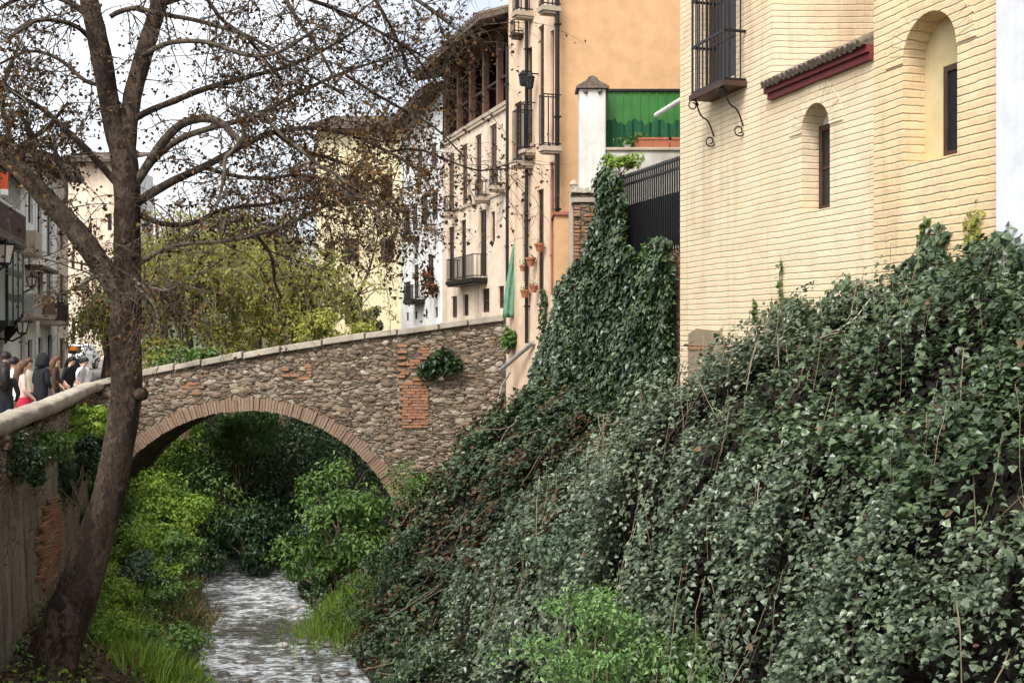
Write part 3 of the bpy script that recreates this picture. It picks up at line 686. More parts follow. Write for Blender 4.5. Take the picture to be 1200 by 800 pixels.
# --- peach house: cream river front with balconies, bare peach end wall towards the camera
F1 = Face(651, 22.88, 150)
ph = empty('peach_house', F1.loc(), 'tall house with a bare peach end wall and narrow balconied cream front beside the bridge', 'house', None, F1.rot)
xl = F1.at(596, 0)[0]; ZT = 16.5
wall_windows(ph, F1, xl, 0, 2.6, ZT, [(631, 637.5, 30, 172, 'door', 'brown_wood', 2, 4), (645, 649.3, 36, 166, 'door', 'rust_door', 1, 3), (619, 623.5, 56, 168, 'door', 'dark_wood', 1, 4),
    (603, 611, 120, 188, 'door', 'dark_wood', 2, 4), (629.5, 637, 222, 345, 'window', 'dark_wood', 2, 5), (645, 649, 198, 330, 'window', 'red_wood', 1, 4), (612, 617.5, 225, 330, 'window', 'dark_wood', 1, 3), (631, 637.5, -70, 8, 'door', 'brown_wood', 2, 3), (602, 609, -60, 12, 'door', 'dark_wood', 2, 3)], 'cream', .10)
balcony(ph, F1, 630, 651, 168, 107, .42, .1); balcony(ph, F1, 599, 617, 186, 126, .42, .1); balcony(ph, F1, 607.5, 622.5, 173, 118, .3, .08)
balcony(ph, F1, 629.5, 650, 2, -60, .42, .1); balcony(ph, F1, 599, 613, 10, -50, .42, .1); balcony(ph, F1, 596.5, 606, 38, 22, .25, .05, 'iron', 'dark_wood')
pipe(ph, F1, 653, -90, 400, .05); pipe(ph, F1, 617, -60, 402, .038); pipe(ph, F1, 646.8, 190, 345, .028, 'rust_door')
m = MB(); xc, yc = F1.O
m.add([(xc + .01, yc + .003, 3), (xc + 6, yc + .003, 3), (xc + 6, yc + .003, ZT), (xc + .01, yc + .003, ZT)], [(0, 1, 2, 3)])
o = m.build('end_wall', mt['peach'], ph, fix=False)
m = MB(); m.add([tuple(F1.world(xl, 0, z)) for z in (2.6, ZT)] + [(xc + 6, yc + .003, z) for z in (ZT, 2.6)] + [(xc + 6, yc + 5, z) for z in (2.6, ZT)] + [tuple(F1.world(xl, 5, z)) for z in (ZT, 2.6)], [(1, 2, 5, 6), (2, 3, 4, 5), (4, 7, 6, 5), (7, 0, 1, 6)])
m.build('rear_wall', mt['cream2'], ph)
core(ph, xl + .05, -.06, .22, .6, 2.7, ZT - .2, 'dark_in', 'room_shade')
# low peach block in front of the end wall's foot
m = MB(); p = P(650, 252, 22.0); q = P(673, 381, 22.0); m.box(p.x, q.x + .05, 22.0, 22.86, q.z - 1.0, p.z)
o = m.build('lower_block', mt['peach'], ph, bevel=.015)
m = MB(); m.box(p.x - .04, q.x + .06, 21.95, 22.87, p.z + .002, p.z + .06); m.build('ledge', mt['rust_door'], o)
m = MB(); m.box(p.x + .02, q.x, 21.96, 22.0, q.z - .02, q.z + .03); m.build('drip_edge', mt['dark_wood'], o)

# --- loggia house
F2 = Face(597.5, 25.75, 160)
lh = empty('loggia_house', F2.loc(), 'old cream house whose open wooden attic loggia runs under a dark projecting roof', 'house', None, F2.rot)
xf = F2.at(519, 0)[0]; zsill = F2.at(560, 144)[1]; zbeam = F2.at(560, 60)[1]
wall_windows(lh, F2, xf, 0, 3.2, zsill, [(525, 532, 180, 246, 'door', 'brown_wood', 2, 4), (541, 547.5, 170, 240, 'window', 'brown_wood', 2, 4), (557, 564, 158, 228, 'window', 'brown_wood', 2, 3), (574, 582, 146, 215, 'window', 'brown_wood', 2, 3), (525.5, 532, 266, 328, 'door', 'dark_wood', 2, 4), (540, 546, 258, 327, 'door', 'dark_wood', 2, 4), (562, 570, 246, 323, 'door', 'dark_wood', 2, 4), (575.5, 580, 248, 284, 'window', 'brown_wood', 2, 2),
    (529, 535.5, 347, 372), (543, 549, 345, 370), (565, 573.5, 338, 366, 'door', 'dark_wood', 1, 2), (584, 590.5, 335, 361)], 'cream2', .09)
m = MB(); zq = F2.at(560, 238)[1]; m.box(xf, 0, -.035, -.001, zq, zq + .07); m.box(xf, 0, -.05, -.001, zsill - .09, zsill - .02); m.build('string_course', mt['slab'], lh, True)
balcony(lh, F2, 522, 571.5, 326, 299, .4, .1, 'iron', 'iron'); balcony(lh, F2, 518.5, 532, 247, 228, .35, .1); balcony(lh, F2, 572, 584, 216, 196, .35, .1); balcony(lh, F2, 555, 566, 229, 210, .35, .1)
m = MB()
for px in (521, 536, 550.5, 566, 582.5, 596.5):
    x = F2.at(px, 0)[0]; m.box(x - .07, x + .07, .0, .14, zsill + .1, zbeam); m.box(x - .16, x + .16, .01, .13, zbeam - .16, zbeam - .002)
m.box(xf, 0, -.01, .15, zbeam, zbeam + .18); m.build('loggia_posts', mt['brown_wood'], lh, True)
m = MB(); m.box(xf, 0, -.06, .2, zsill + .002, zsill + .1); m.build('sill', mt['slab'], lh, True)
m = MB(); m.box(xf, 0, .06, .09, zsill + .75, zsill + .80)
nb = 0
for i in range(nb): x = xf + (0 - xf) * (i + .5) / nb; m.box(x - .012, x + .012, .065, .085, zsill + .1, zsill + .75)
m.build('railing', mt['dark_wood'], lh, True)
def lhend():
    m = MB(); q = [(.16, zsill + .01), (4.4, zsill + .01), (4.4, zbeam + 1.75), (.16, zbeam + .34)]
    m.add([(xf + .005, y, z) for y, z in q] + [(xf + .1, y, z) for y, z in q], [(0, 1, 2, 3), (7, 6, 5, 4), (0, 4, 5, 1), (1, 5, 6, 2), (2, 6, 7, 3), (3, 7, 4, 0)]); m.build('end_wall', mt['dark_wood'], lh, True)
core(lh, xf + .01, -.01, .25, 5, 3.2, zsill - .01, 'dark_in', 'room_shade'); core(lh, xf + .01, -.01, 1.6, 5, zsill + .01, zbeam + .72, 'dark_wood', 'loggia_wall'); lhend()
tiled_roof(lh, xf - .35, -.02, zbeam + .16, zbeam + 1.9, -.75, 4.5)
pipe(lh, F2, 594.5, 55, 330, .04)

# --- white house further along
q2 = F2.world(xf, 0, 0); px2 = 600 + FPX * q2.x / q2.y
F3 = Face(px2 - .3, q2.y + .02, 225)
wh = empty('white_balcony_house', F3.loc(), 'narrow white house hung with flower pots and dark balconies beyond the loggia house', 'house', None, F3.rot)
xf = F3.at(470, 0)[0]; zt = F3.at(495, 128)[1]
wall_windows(wh, F3, xf, 0, 3.2, zt, [(474.5, 481, 330, 351, 'door', 'dark_wood', 2, 2), (485, 490.5, 310, 350, 'door', 'dark_wood', 2, 3), (501, 508, 300, 345, 'door', 'dark_wood', 2, 3), (474.5, 480, 245, 274, 'window'), (483, 489, 240, 270, 'window'), (493, 501, 228, 262, 'door', 'dark_wood', 2, 3), (506, 513, 225, 258, 'window'), (475, 480, 180, 205), (489, 495, 175, 202), (505, 511, 168, 198), (476, 479, 366, 376), (486, 489, 364, 374), (498, 501, 362, 373), (510, 513, 360, 372)], 'white', .08)
balcony(wh, F3, 472, 498, 350, 333, .4, .1, 'iron', 'iron'); balcony(wh, F3, 472, 492, 274, 256, .4, .1, 'iron', 'iron'); balcony(wh, F3, 497, 513, 262, 246, .35, .1)
core(wh, xf + .01, -.01, .2, 4.5, 3.2, zt - .02, 'white_old', 'rear_wall')
tiled_roof(wh, xf - .3, -.02, zt, zt + 1.4, -.55, 4)

# --- yellow house closing the view
FY = Face(371, 46.0, None)
yh = empty('yellow_house', FY.loc(), 'pale yellow house seen straight on through bare twigs beyond the far end of the bridge', 'house', None, 0)
x1 = FY.at(473, 0)[0]; zt = FY.at(420, 150)[1]
wall_windows(yh, FY, 0, x1, 3.4, zt, [(402, 421, 279, 307, 'window', 'brown_wood', 2, 3), (404, 425, 347, 380, 'door', 'dark_wood', 2, 2), (446, 460, 282, 308, 'window', 'brown_wood', 2, 3), (380, 393, 283, 307, 'window', 'brown_wood', 2, 3), (402, 420, 205, 235, 'window', 'brown_wood', 2, 3), (446, 460, 205, 235, 'window', 'brown_wood', 2, 3)], 'yellow', .2)
core(yh, .02, x1 - .02, .22, 6, 3.4, zt - .02, 'yellow', 'rear_wall'); tiled_roof(yh, -.3, x1 + .3, zt, zt + 1.6, -.5, 6)

# --- cream brick house on the right
F4 = Face(797, 17.0, 230)
bh = empty('brick_house', F4.loc(), 'cream painted brick house with arched windows rising above the ivy on the right', 'house', None, F4.rot)
X = lambda px: F4.at(px, 0)[0]
zl = F4.at(965, 85)[1]; ZB, ZT = 3.8, 15.0; xa, xb, xe = X(905), X(1025), X(1178)
h1 = F4.rect(818, 862, -110, 98); h2 = F4.rect(940, 972.5, 121, 246); h3 = F4.rect(1060, 1123, 14, 187)
m = MB(); m.holed([(0, ZB), (xb, ZB), (xb, zl), (xa, zl), (xa, ZT), (0, ZT)], [rloop(*h1), arch_loop(*h2)], 0, .28)
m.build('lower_wall', mt['brick_cream'], bh, True, fix=False)
k_ = brick('older_brick', (.74, .575, .36), (.68, .51, .30), (.50, .36, .21), .27, .083, .004, .6, (.60, .41, .21), (.46, .29, .16), .06)
m = MB(); m.holed(rloop(xb, xe, ZB, ZT), [arch_loop(*h3)], -.012, .262)
m.add([(xb, -.012, ZB), (xb, 2, ZB), (xb, 2, ZT), (xb, -.012, ZT)], [(0, 3, 2, 1)]); m.build('near_wall', k_, bh, True, fix=False)
# voussoirs round the two arches, a finger proud of the wall
for (x0, x1_, z0, z1), nm, yf in ((h2, 14, -.012), (h3, 18, -.024)):
    m = MB(); r = (x1_ - x0) / 2; c = (x0 + x1_) / 2; zs = z1 - r
    for i in range(nm):
        t0 = math.pi * i / nm + .006; t1 = math.pi * (i + 1) / nm - .006; ro = r + random.uniform(.24, .30)
        q = [(c + rr * math.cos(t), zs + rr * math.sin(t)) for rr, t in ((r + .002, t0), (ro, t0), (ro, t1), (r + .002, t1))]
        m.add([(x, yf - random.uniform(0, .006), z) for x, z in q] + [(x, yf + .05, z) for x, z in q], [(3, 2, 1, 0), (4, 5, 6, 7), (0, 1, 5, 4), (1, 2, 6, 5), (2, 3, 7, 6), (3, 0, 4, 7)])
    m.build('window_arch', k_ if yf < -.02 else mt['brick_cream'], bh, True)
# recess above the tiled ledge: a return wall square to the view, and the terrace floor
pa = F4.world(xa, 0, 0)
m = MB(); m.add([(pa.x, pa.y, zl - .05), (pa.x + 3.5, pa.y + .02, zl - .05), (pa.x + 3.5, pa.y + .02, ZT), (pa.x, pa.y, ZT)], [(0, 1, 2, 3)]); m.build('return_wall', mt['brick_cream'], bh, fix=False)
core(bh, xa, xb, .3, 3.2, zl - .3, zl - .02, 'slab', 'terrace_floor')
m = MB(); zz = zl
m.box(xa - .05, xb - .004, -.10, .02, zz - .01, zz + .07); m.box(xa - .02, xb - .004, -.06, .0, zz - .09, zz - .011); o = m.build('ledge', mt['red_wood'], bh, True)
m = MB(); nt_ = 22
for i in range(nt_):
    x = xa + (xb - xa) * (i + .5) / nt_; wv = random.uniform(-.01, .01)
    m.tube([(x, -.165 + wv, zz + .085), (x, .22, zz + .275 + wv)], [.05 + wv, .048], 10)
m.add([(xa - .05, -.15, zz + .072), (xb - .004, -.15, zz + .072), (xb - .004, .25, zz + .27), (xa - .05, .25, zz + .27), (xa - .05, .25, zz + .072), (xb - .004, .25, zz + .072)], [(0, 1, 2, 3), (0, 4, 5, 1), (4, 3, 2, 5), (0, 3, 4), (1, 5, 2)])
m.build('ledge_tiles', mt['tile_old'], o, True)
# arched windows' backs
x0, x1_, z0, z1 = h2
m = MB(); m.add([(x0 - .1, .279, z0 - .05), (x1_ + .1, .279, z0 - .05), (x1_ + .1, .279, z1 + .1), (x0 - .1, .279, z1 + .1)], [(0, 1, 2, 3)]); m.build('niche_back', mt['white_paint'], bh, True, fix=False)
opening(bh, x0 + .03, x1_ - .03, z0 + .01, z1 - .22, .215, 'window', 'dark_wood', 'glass', 1, 2, .07)
x0, x1_, z0, z1 = h3
m = MB(); m.add([(x0 - .1, .249, z0 - .05), (x1_ + .1, .249, z0 - .05), (x1_ + .1, .249, z1 + .1), (x0 - .1, .249, z1 + .1)], [(0, 1, 2, 3)]); m.build('niche_back', mt['reveal'], bh, True, fix=False)
wx0 = F4.at(1107, 0, .2)[0]; wz1 = F4.at(1115, 76, .2)[1]
opening(bh, wx0, wx0 + .62, z0 + .03, wz1, .185, 'window', 'dark_wood', 'glass', 2, 1, .06)
# barred window
x0, x1_, z0, z1 = h1
opening(bh, x0 + .003, x1_ - .003, z0 + .003, z1 - .003, .18, 'window', 'dark_wood', 'glass', 2, 4, .08)
gp = .32; ga = F4.at(811.5, 0, -gp)[0]; gb = F4.at(849, 0, -gp)[0]; gz0 = F4.at(830, 103, -gp)[1]; gz1 = gz0 + 2.6
m = MB(); t = .011
nb = 9
for i in range(nb + 1): x = ga + (gb - ga) * i / nb; m.tube([(x, -gp, gz0), (x, -gp, gz1)], t if i % nb else t * 1.6, 6)
for j in range(1, 4):
    for x in (ga, gb): y = -gp + gp * j / 4; m.tube([(x, y, gz0), (x, y, gz1)], t, 6)
for zz in np.arange(gz0 + .02, gz1, .66):
    m.box(ga - .02, gb + .02, -gp - .012, -gp + .012, zz - .018, zz + .018)
    for x in (ga, gb): m.box(x - .012, x + .012, -gp, .06, zz - .018, zz + .018)
gr = m.build('window_grille', mt['iron'], bh, True)
m = MB(); m.box(ga - .04, gb + .04, -gp - .04, .02, gz0 - .075, gz0 - .004); m.build('grille_shelf', mt['dark_wood'], gr, True)
for x in (ga + .06, gb - .06):
    m = MB(); pts = [(x, -gp + .02, gz0 - .08)]
    for a in np.linspace(0, 1, 14): pts.append((x, -gp + .02 + gp * .9 * a, gz0 - .09 - .50 * a - .06 * math.sin(a * 2 * math.pi)))
    m.tube(pts, .012, 6)
    for cy, cz, s in ((-gp - .02, gz0 - .16, 1), (-.07, gz0 - .66, -1)):
        m.tube([(x, cy + .085 * (1 - u * .6) * math.cos(u * 8), cz + s * .085 * (1 - u * .6) * math.sin(u * 8)) for u in np.linspace(0, 1, 18)], .010, 6)
    m.build('scroll_bracket', mt['iron'], gr, True)
# old cement patch and broken brick at the foot of the far corner
m = MB(); a = F4.rect(808, 851, 388, 450)
pl = [(a[0], a[2]), (a[1] - .25, a[2]), (a[1] - .1, a[2] + .35), (a[1] + .02, a[3] - .15), (a[1] - .12, a[3]), (a[0] + .3, a[3] + .04), (a[0] + .02, a[3] - .04)]
m.prism(pl, -.03, .01); o = m.build('cement_patch', mt['grey_plaster'], bh, True)
m = MB(); zc = F4.at(825, 407)[1]
for i in range(4): x = a[0] + .02 + i * .21; m.box(x, x + .2, -.045, -.028, zc - .03 + random.uniform(-.01, .01), zc + .03)
m.build('exposed_bricks', mt['brick_red'], o, True)
core(bh, .02, xe, .5, 5, ZB, zl - .4, 'brick_cream', 'rear_wall'); core(bh, .02, xa - .05, .5, 1.0, zl - .39, ZT, 'dark_in', 'room_shade')
m = MB(); m.add([(0, 0, ZB), (0, 5, ZB), (0, 5, ZT), (0, 0, ZT)], [(0, 1, 2, 3)]); m.build('far_wall', mt['brick_cream'], bh, True)
tiled_roof(bh, -.3, xe, ZT, ZT + 1, -.4, 5)


# --- white building at the right edge
we = F4.world(xe, 0, 0); 
sh = empty('white_house', (we.x, we.y, 0), 'smooth white rendered house wall cut off by the right edge, next to the brick', 'house', None, F4.rot)
m = MB(); m.holed(rloop(.0, 6, 3.8, 15), [rloop(2.6, 3.5, 8.6, 10.4)], -.10, .2); m.add([(0, -.10, 3.8), (0, 3, 3.8), (0, 3, 15), (0, -.1, 15)], [(0, 1, 2, 3)]); m.build('wall', mt['white_side'], sh, True, fix=False)
opening(sh, 2.61, 3.49, 8.61, 10.39, .04, 'window', 'dark_wood', 'glass', 2, 3, .07); core(sh, .02, 6, .3, 4, 3.8, 15, 'white', 'rear_wall')
tiled_roof(sh, 0, 6, 15, 16, -.5, 4)

# --- terrace between brick house and peach house
TY = 21.3
def fb(px0, px1, py0, py1, y=TY): a = P(px0, py1, y); b = P(px1, py0, y); return a.x, b.x, a.z, b.z
tp = empty('white_pillar', (P(694, 0, TY).x, TY, 0), 'weathered white pillar topped by a moulded baroque cap at the terrace corner', 'pillar')
x0, x1_, z0, z1 = fb(679, 710, 104, 225); m = MB(); m.box(x0, x1_, TY, TY + .5, z0 - .5, z1); m.build('shaft', mt['white_pillar'], tp, bevel=.02)
m = MB(); cx = (x0 + x1_) / 2; hw = (x1_ - x0) / 2
m.box(cx - hw - .06, cx + hw + .06, TY - .06, TY + .56, z1 + .002, z1 + .05); m.box(cx - hw - .02, cx + hw + .02, TY - .02, TY + .52, z1 + .05, z1 + .09)
m.prism([(cx - hw, z1 + .09), (cx + hw, z1 + .09), (cx + hw * .75, z1 + .13), (cx + hw * .45, z1 + .17), (cx + hw * .3, z1 + .235), (cx, z1 + .26), (cx - hw * .3, z1 + .235), (cx - hw * .45, z1 + .17), (cx - hw * .75, z1 + .13)], TY + .02, TY + .48)
for s in (-1, 1): m.tube([(cx + s * hw * .55, TY - .01, z1 - .04), (cx + s * hw * .5, TY - .03, z1 - .09)], [.05, .03], 8)
m.build('cap', mt['tile_old'], tp)
tw = empty('terrace_wall', (P(750, 0, TY).x, TY, 0), 'low white terrace wall with a grey coping in front of the green screen', 'wall')
x0, _, z0, z1 = fb(711, 800, 176, 290); xr = P(800, 0, TY).x + .7
m = MB(); m.box(x0, xr, TY + .06, TY + .36, z0 - 1.5, z1); m.build('wall_face', mt['terrace'], tw); m = MB(); m.box(x0 - .02, xr, TY + .02, TY + .40, z1 + .002, z1 + .06); m.build('coping', mt['slab'], tw, bevel=.01)
tsz = z1 + .06
gs = empty('green_screen', (P(750, 0, TY).x, TY + .5, tsz), 'dark green corrugated metal screen with green netting along its foot above the terrace wall', 'screen')
x0, _, z0, z1 = fb(710, 800, 108, 176, TY + .55); m = MB(); xx = x0; 
while xx < xr:
    m.box(xx, xx + .145, TY + .53, TY + .56, tsz - .3, z1); m.box(xx + .145, xx + .17, TY + .51, TY + .555, tsz - .3, z1); xx += .17
m.build('metal_panel', mt['green_panel'], gs); m = MB(); m.box(x0, xr, TY + .49, TY + .58, z1 + .002, z1 + .05); m.build('top_rail', mt['iron'], gs)
n_ = 60; m = MB(); xs = np.linspace(x0, xr, n_); zt_ = [CAMZ + (HOR - 143) / FPX * (TY + .5) + .05 * math.sin(i * .5) + .03 * math.sin(i * 1.7) for i in range(n_)]
m.add([(x, TY + .45 + .03 * math.sin(i * 1.3), z) for i, (x, z) in enumerate(zip(xs, zt_))] + [(x, TY + .46 + .05 * math.sin(i * .9), tsz - .25) for i, x in enumerate(xs)] + [(x, TY + .468 + .03 * math.sin(i * 1.3), z) for i, (x, z) in enumerate(zip(xs, zt_))] + [(x, TY + .478 + .05 * math.sin(i * .9), tsz - .25) for i, x in enumerate(xs)],
    [(i, i + 1, n_ + i + 1, n_ + i) for i in range(n_ - 1)] + [(2 * n_ + i + 1, 2 * n_ + i, 3 * n_ + i, 3 * n_ + i + 1) for i in range(n_ - 1)])
m.build('netting', mt['green_net'], gs, fix=False)
# things on the terrace coping
def on_cop(px): return P(px, 0, TY + .2).x
for (px, wd, nm, lab) in ((766, .62, 'planter_box', 'long terracotta planter trough on the terrace coping'), (794, .34, 'planter_box', 'short terracotta trough on the terrace coping against the brick house')):
    x = on_cop(px); t = empty(nm, (x, TY + .2, tsz), lab, 'planter'); m = MB()
    m.add([(x + sx * wd / 2 * f, TY + .2 + sy * .12 * f, z) for z, f in ((tsz, .92), (tsz + .18, 1.0)) for sx, sy in ((-1, -1), (1, -1), (1, 1), (-1, 1))], [(3, 2, 1, 0), (0, 1, 5, 4), (1, 2, 6, 5), (2, 3, 7, 6), (3, 0, 4, 7)])
    m.box(x - wd / 2 - .015, x + wd / 2 + .015, TY + .07, TY + .10, tsz + .16, tsz + .20); m.box(x - wd / 2 - .015, x + wd / 2 + .015, TY + .30, TY + .33, tsz + .16, tsz + .20); m.build('trough', mt['terracotta'], t)
    m = MB(); m.box(x - wd / 2 + .02, x + wd / 2 - .02, TY + .1, TY + .3, tsz + .1, tsz + .16); m.build('soil', mt['earth'], t)
for (px, r, h, mat, lab, pl_) in ((748, .085, .15, 'terracotta', 'terracotta pot with a leafy plant left of the long trough', 1), (783, .07, .15, 'slab', 'small pale pot between the two troughs', 0), (735, .07, .07, 'white_paint', 'low white pot nearest the pillar end of the coping', 1)):
    x = on_cop(px); t = empty('flower_pot', (x, TY + .2, tsz), lab, 'plant pot'); m = MB(); m.lathe((x, TY + .2, tsz), [(r * .7, 0), (r, h * .85), (r * 1.12, h * .86), (r * 1.12, h), (r * .9, h), (r * .85, h * .8)], 14); m.build('pot', mt[mat], t)
    if pl_:
        pt = np.array([x, TY + .18, tsz + h + .07]) + RNG.normal(0, 1, (90, 3)) * (.10, .05, .05); leaves('foliage', pt, RNG.normal(0, 1, (90, 3)) + (0, -.5, 1), .07, 'oval', mt['leaf_mid'], t)
# white tube (an awning arm) slanting out from the brick house corner
m = MB(); m.tube([P(769, 135, 20.3), P(800, 116, 18.6)], .045, 12); o = m.build('awning_pole', mt['white_paint']); tag(o, 'white slanting pole in front of the green screen at the brick corner', 'pole')

# --- iron fence along the terrace edge
FF = Face(799, 17.25, 200)
ff = empty('iron_fence', FF.loc(), 'black iron bar fence climbing to the brick house corner above the ivy', 'fence', None, FF.rot)
x0 = FF.at(716, 0)[0]; zt = FF.at(797, 186)[1]; zb = FF.at(797, 292)[1]
m = MB(); nb = int(-x0 / .085)
for i in range(nb + 1): x = x0 - x0 * i / nb; m.box(x - .011, x + .011, -.011, .011, zb, zt + .05)
m.build('bars', mt['iron'], ff, True); m = MB()
for z in (zt, zt - .14, zb + .1): m.box(x0, 0, -.02, .02, z - .018, z + .018)
m.build('rails', mt['iron'], ff, True); m = MB(); m.box(x0, 0, .03, .036, zb + .1, zt - .5); m.build('backing_sheet', mt['iron'], ff, True)
# retaining wall that carries the fence
tr = empty('ivy_retaining_wall', FF.loc(), 'old masonry retaining wall under the iron fence, nearly hidden by ivy', 'wall', None, FF.rot)
xr0 = FF.at(676, 0)[0]; m = MB(); m.box(xr0, 0, .005, .5, 3.6, zb + .02); m.build('wall_face', mt['rubble_small'], tr, True)
# ruined brick and stone pillar
PY = 21.0
rp_ = empty('ruined_pillar', (P(688, 0, PY).x, PY, 0), 'crumbling stone and brick gate pillar beside the ivy below the white pillar', 'pillar')
x0, x1_, z0, z1 = fb(673, 703, 226, 420, PY); m = MB(); m.box(x0, x1_, PY, PY + .5, z0, z1, 0, .0, .01); m.build('shaft', mt['rubble_small'], rp_)
m = MB(); x2, x3, za, zb2 = fb(686, 700, 252, 284, PY)
for r_ in range(int((z1 - z0) / .075)):
    z = z0 + r_ * .075 + .037
    if z > z1 - .12: break
    for xx in (x0 - .008, (x2 - .02 if za < z < zb2 else 99), (x2 + .11 if za < z < zb2 else 99)):
        if xx < 90 and random.random() < .9: m.box(xx, xx + random.uniform(.1, .125), PY - random.uniform(.012, .03), PY + .03, z - .03, z + .03)
m.build('brick_face', mt['brick_red'], rp_); m = MB()
for i in range(9): 
    m.box(x0 - .05 + i * .06, x0 + .05 + i * .06, PY - .05, PY + .55, z1 + .002, z1 + random.uniform(.04, .13), 0, .015, .012)
m.box(x0 - .04, x1_ + .02, PY - .04, PY + .54, z1 - .18, z1 - .09); m.build('cap', mt['coping'], rp_)
m = MB(); a = P(670, 226, 21.4); m.box(a.x - .05, a.x + .14, 21.35, 21.6, 4, a.z); m.lathe((a.x + .04, 21.47, a.z), [(.1, 0), (.11, .04), (.06, .06), (.05, .12), (.085, .17), (.06, .23), (.01, .26)], 12)
o = m.build('small_post', mt['slab']); tag(o, 'thin cement post with a round finial beside the ruined pillar', 'post')

# --- faded green netting hanging at the corner between bridge and peach house
m = MB(); n_ = 10; ms_ = 14; b0 = []
for j in range(ms_):
    t = j / (ms_ - 1); py = 286 + t * 86; l = 591 - 1.5 * t + (1 - t) ** 1.5 * 10; r = 606.5 - t * 1.0
    for i in range(n_): u = i / (n_ - 1); q = P(l + (r - l) * u, py, 25.35 + .04 * math.sin(u * 14 + t * 2)); b0.append(tuple(q))
m.add(b0, [(j * n_ + i, j * n_ + i + 1, (j + 1) * n_ + i + 1, (j + 1) * n_ + i) for j in range(ms_ - 1) for i in range(n_ - 1)])
o = m.build('green_netting', mt['mint_net'], None, smooth=True, fix=False); sm_ = o.modifiers.new('cloth', 'SOLIDIFY'); sm_.thickness = .012; tag(o, 'pale green net sheet hanging at the right end of the bridge parapet', 'netting')
# thin pipes over the bank at the bridge end
m = MB(); m.tube([P(586, 434, 25.2), P(625, 401, 24.0)], .05, 10); o = m.build('drain_pipe', mt['zinc']); tag(o, 'grey pipe slanting down from the cream front to the bank', 'pipe')
m = MB(); m.tube([P(584, 470, 25.0), P(588, 452, 25.0), P(598, 436, 24.8)], .022, 8); o = m.build('bent_rod', mt['zinc']); tag(o, 'thin bent rod rising from the ivy under the slanting pipe', 'rod')
# flower pots hung on the cream front
for px, py, s, lab in ((632, 291, 1.1, 'red clay pot highest on the cream front, next to the dark window'), (622, 308, 1.15, 'red clay pot in the middle of the cream front'), (615, 345, 1.1, 'red clay pot lowest and farthest left on the cream front'), (625.5, 339, 1.0, 'red clay pot low on the cream front, just right of the lowest one'), (612.5, 314, .8, 'smaller red clay pot left of the middle one on the cream front')):
    x, z = F1.at(px, py, -.14); q = F1.world(x, -.14, z); t = empty('hanging_pot', q, lab, 'plant pot', 'clay pots on the cream front'); r = .085 * s
    m = MB(); m.lathe((q.x, q.y, q.z - .07), [(r * .65, 0), (r, .12 * s), (r * 1.15, .122 * s), (r * 1.15, .16 * s), (r * .9, .16 * s)], 12); m.build('pot', mt['terracotta'], t)
    m = MB(); m.tube([q + Vector((0, 0, 0)), F1.world(x, 0, z + .02)], .008, 6); m.build('bracket', mt['iron'], t)
    pt = np.array([q.x, q.y, q.z + .12]) + RNG.normal(0, .05, (30, 3)); leaves('foliage', pt, RNG.normal(0, 1, (30, 3)) + (0, 0, 1), .05, 'oval', mt['leaf_mid'], t)
# wall lanterns / box units on the cream front
for px, py, lab in ((613, 94, 'dark lantern on the cream front, left of the downpipe'), (621, 97, 'dark lantern on the cream front, right of the downpipe')):
    x, z = F1.at(px, py, -.2); t = empty('wall_lantern', F1.world(x, -.2, z), lab, 'lantern'); m = MB(); q = F1.world(x, -.2, z)
    m.lathe((q.x, q.y, q.z - .14), [(.03, 0), (.07, .02), (.1, .24), (.12, .25), (.05, .32), (.015, .36)], 6); m.build('body', mt['iron'], t); m = MB(); m.tube([q + Vector((0, 0, .2)), F1.world(x, 0, z + .2)], .015, 6); m.build('bracket', mt['iron'], t)

# --- houses along the left street
def LF(px): Yq = 6.4 / (-(px - 600) / FPX - .28); return Face(px, Yq, 600 - .28 * FPX, 'left')
def left_house(name, label, px0, px1, pytop, mat, wins, roof=True):
    F = LF(px0); t = empty(name, F.loc(), label, 'house', None, F.rot); x1 = F.at(px1, 0)[0] - .01; zt = F.at((px0 + px1) / 2, pytop)[1]
    wall_windows(t, F, 0, x1, STZ - .05, zt, wins, mat, .15); core(t, .01, x1 - .01, .2, 6, STZ - .05, zt - .02, mat, 'rear_wall')
    if roof: tiled_roof(t, -.02, x1, zt, zt + 1.5, -.7, 5)
    return t, F
h, F = left_house('balcony_house', 'pale house at the left edge with a brown wooden balcony above a black glazed bay', -70, 30, 178, 'white_old', [(-40, -20, 305, 375), (2, 8, 310, 372, 'door', 'red_wood', 2, 3), (-12, 24, 185, 236, 'door', 'dark_wood', 4, 2), (-30, -15, 395, 438, 'door', 'dark_wood', 2, 3), (-2, 4, 392, 436, 'door', 'red_wood', 1, 3), (24, 29, 385, 436, 'door', 'rust_door', 1, 3)])
bl = balcony(h, F, -30, 31, 271, 236, .9, .14, 'wood', 'dark_wood', 'dark brown wooden balcony')
gpj = .55; a = F.at(9.5, 0, -gpj)[0]; b = F.at(28, 0, -gpj)[0]; z0 = F.at(20, 378, -gpj)[1]; z1 = F.at(20, 292, -gpj)[1]
m = MB(); m.box(a, b, -gpj, -.002, z0 - .1, z0 + .06); m.box(a, b, -gpj, -.002, z1 - .08, z1 + .1)
for i in range(4): x = a + (b - a - .1) * i / 3; m.box(x, x + .1, -gpj, -gpj + .08, z0 + .06, z1 - .08)
for j in range(1, 3): z = z0 + (z1 - z0) * j / 3; m.box(a, b, -gpj + .01, -gpj + .07, z - .1, z + .1)
for y in (-.1, -gpj * .5): m.box(a, a + .07, y, y + .06, z0 + .06, z1 - .08); m.box(b - .07, b, y, y + .06, z0 + .06, z1 - .08)
by_ = m.build('glazed_bay', mt['iron'], h, True); m = MB(); m.box(a + .03, b - .03, -gpj + .03, -.002, z0 + .06, z1 - .08)
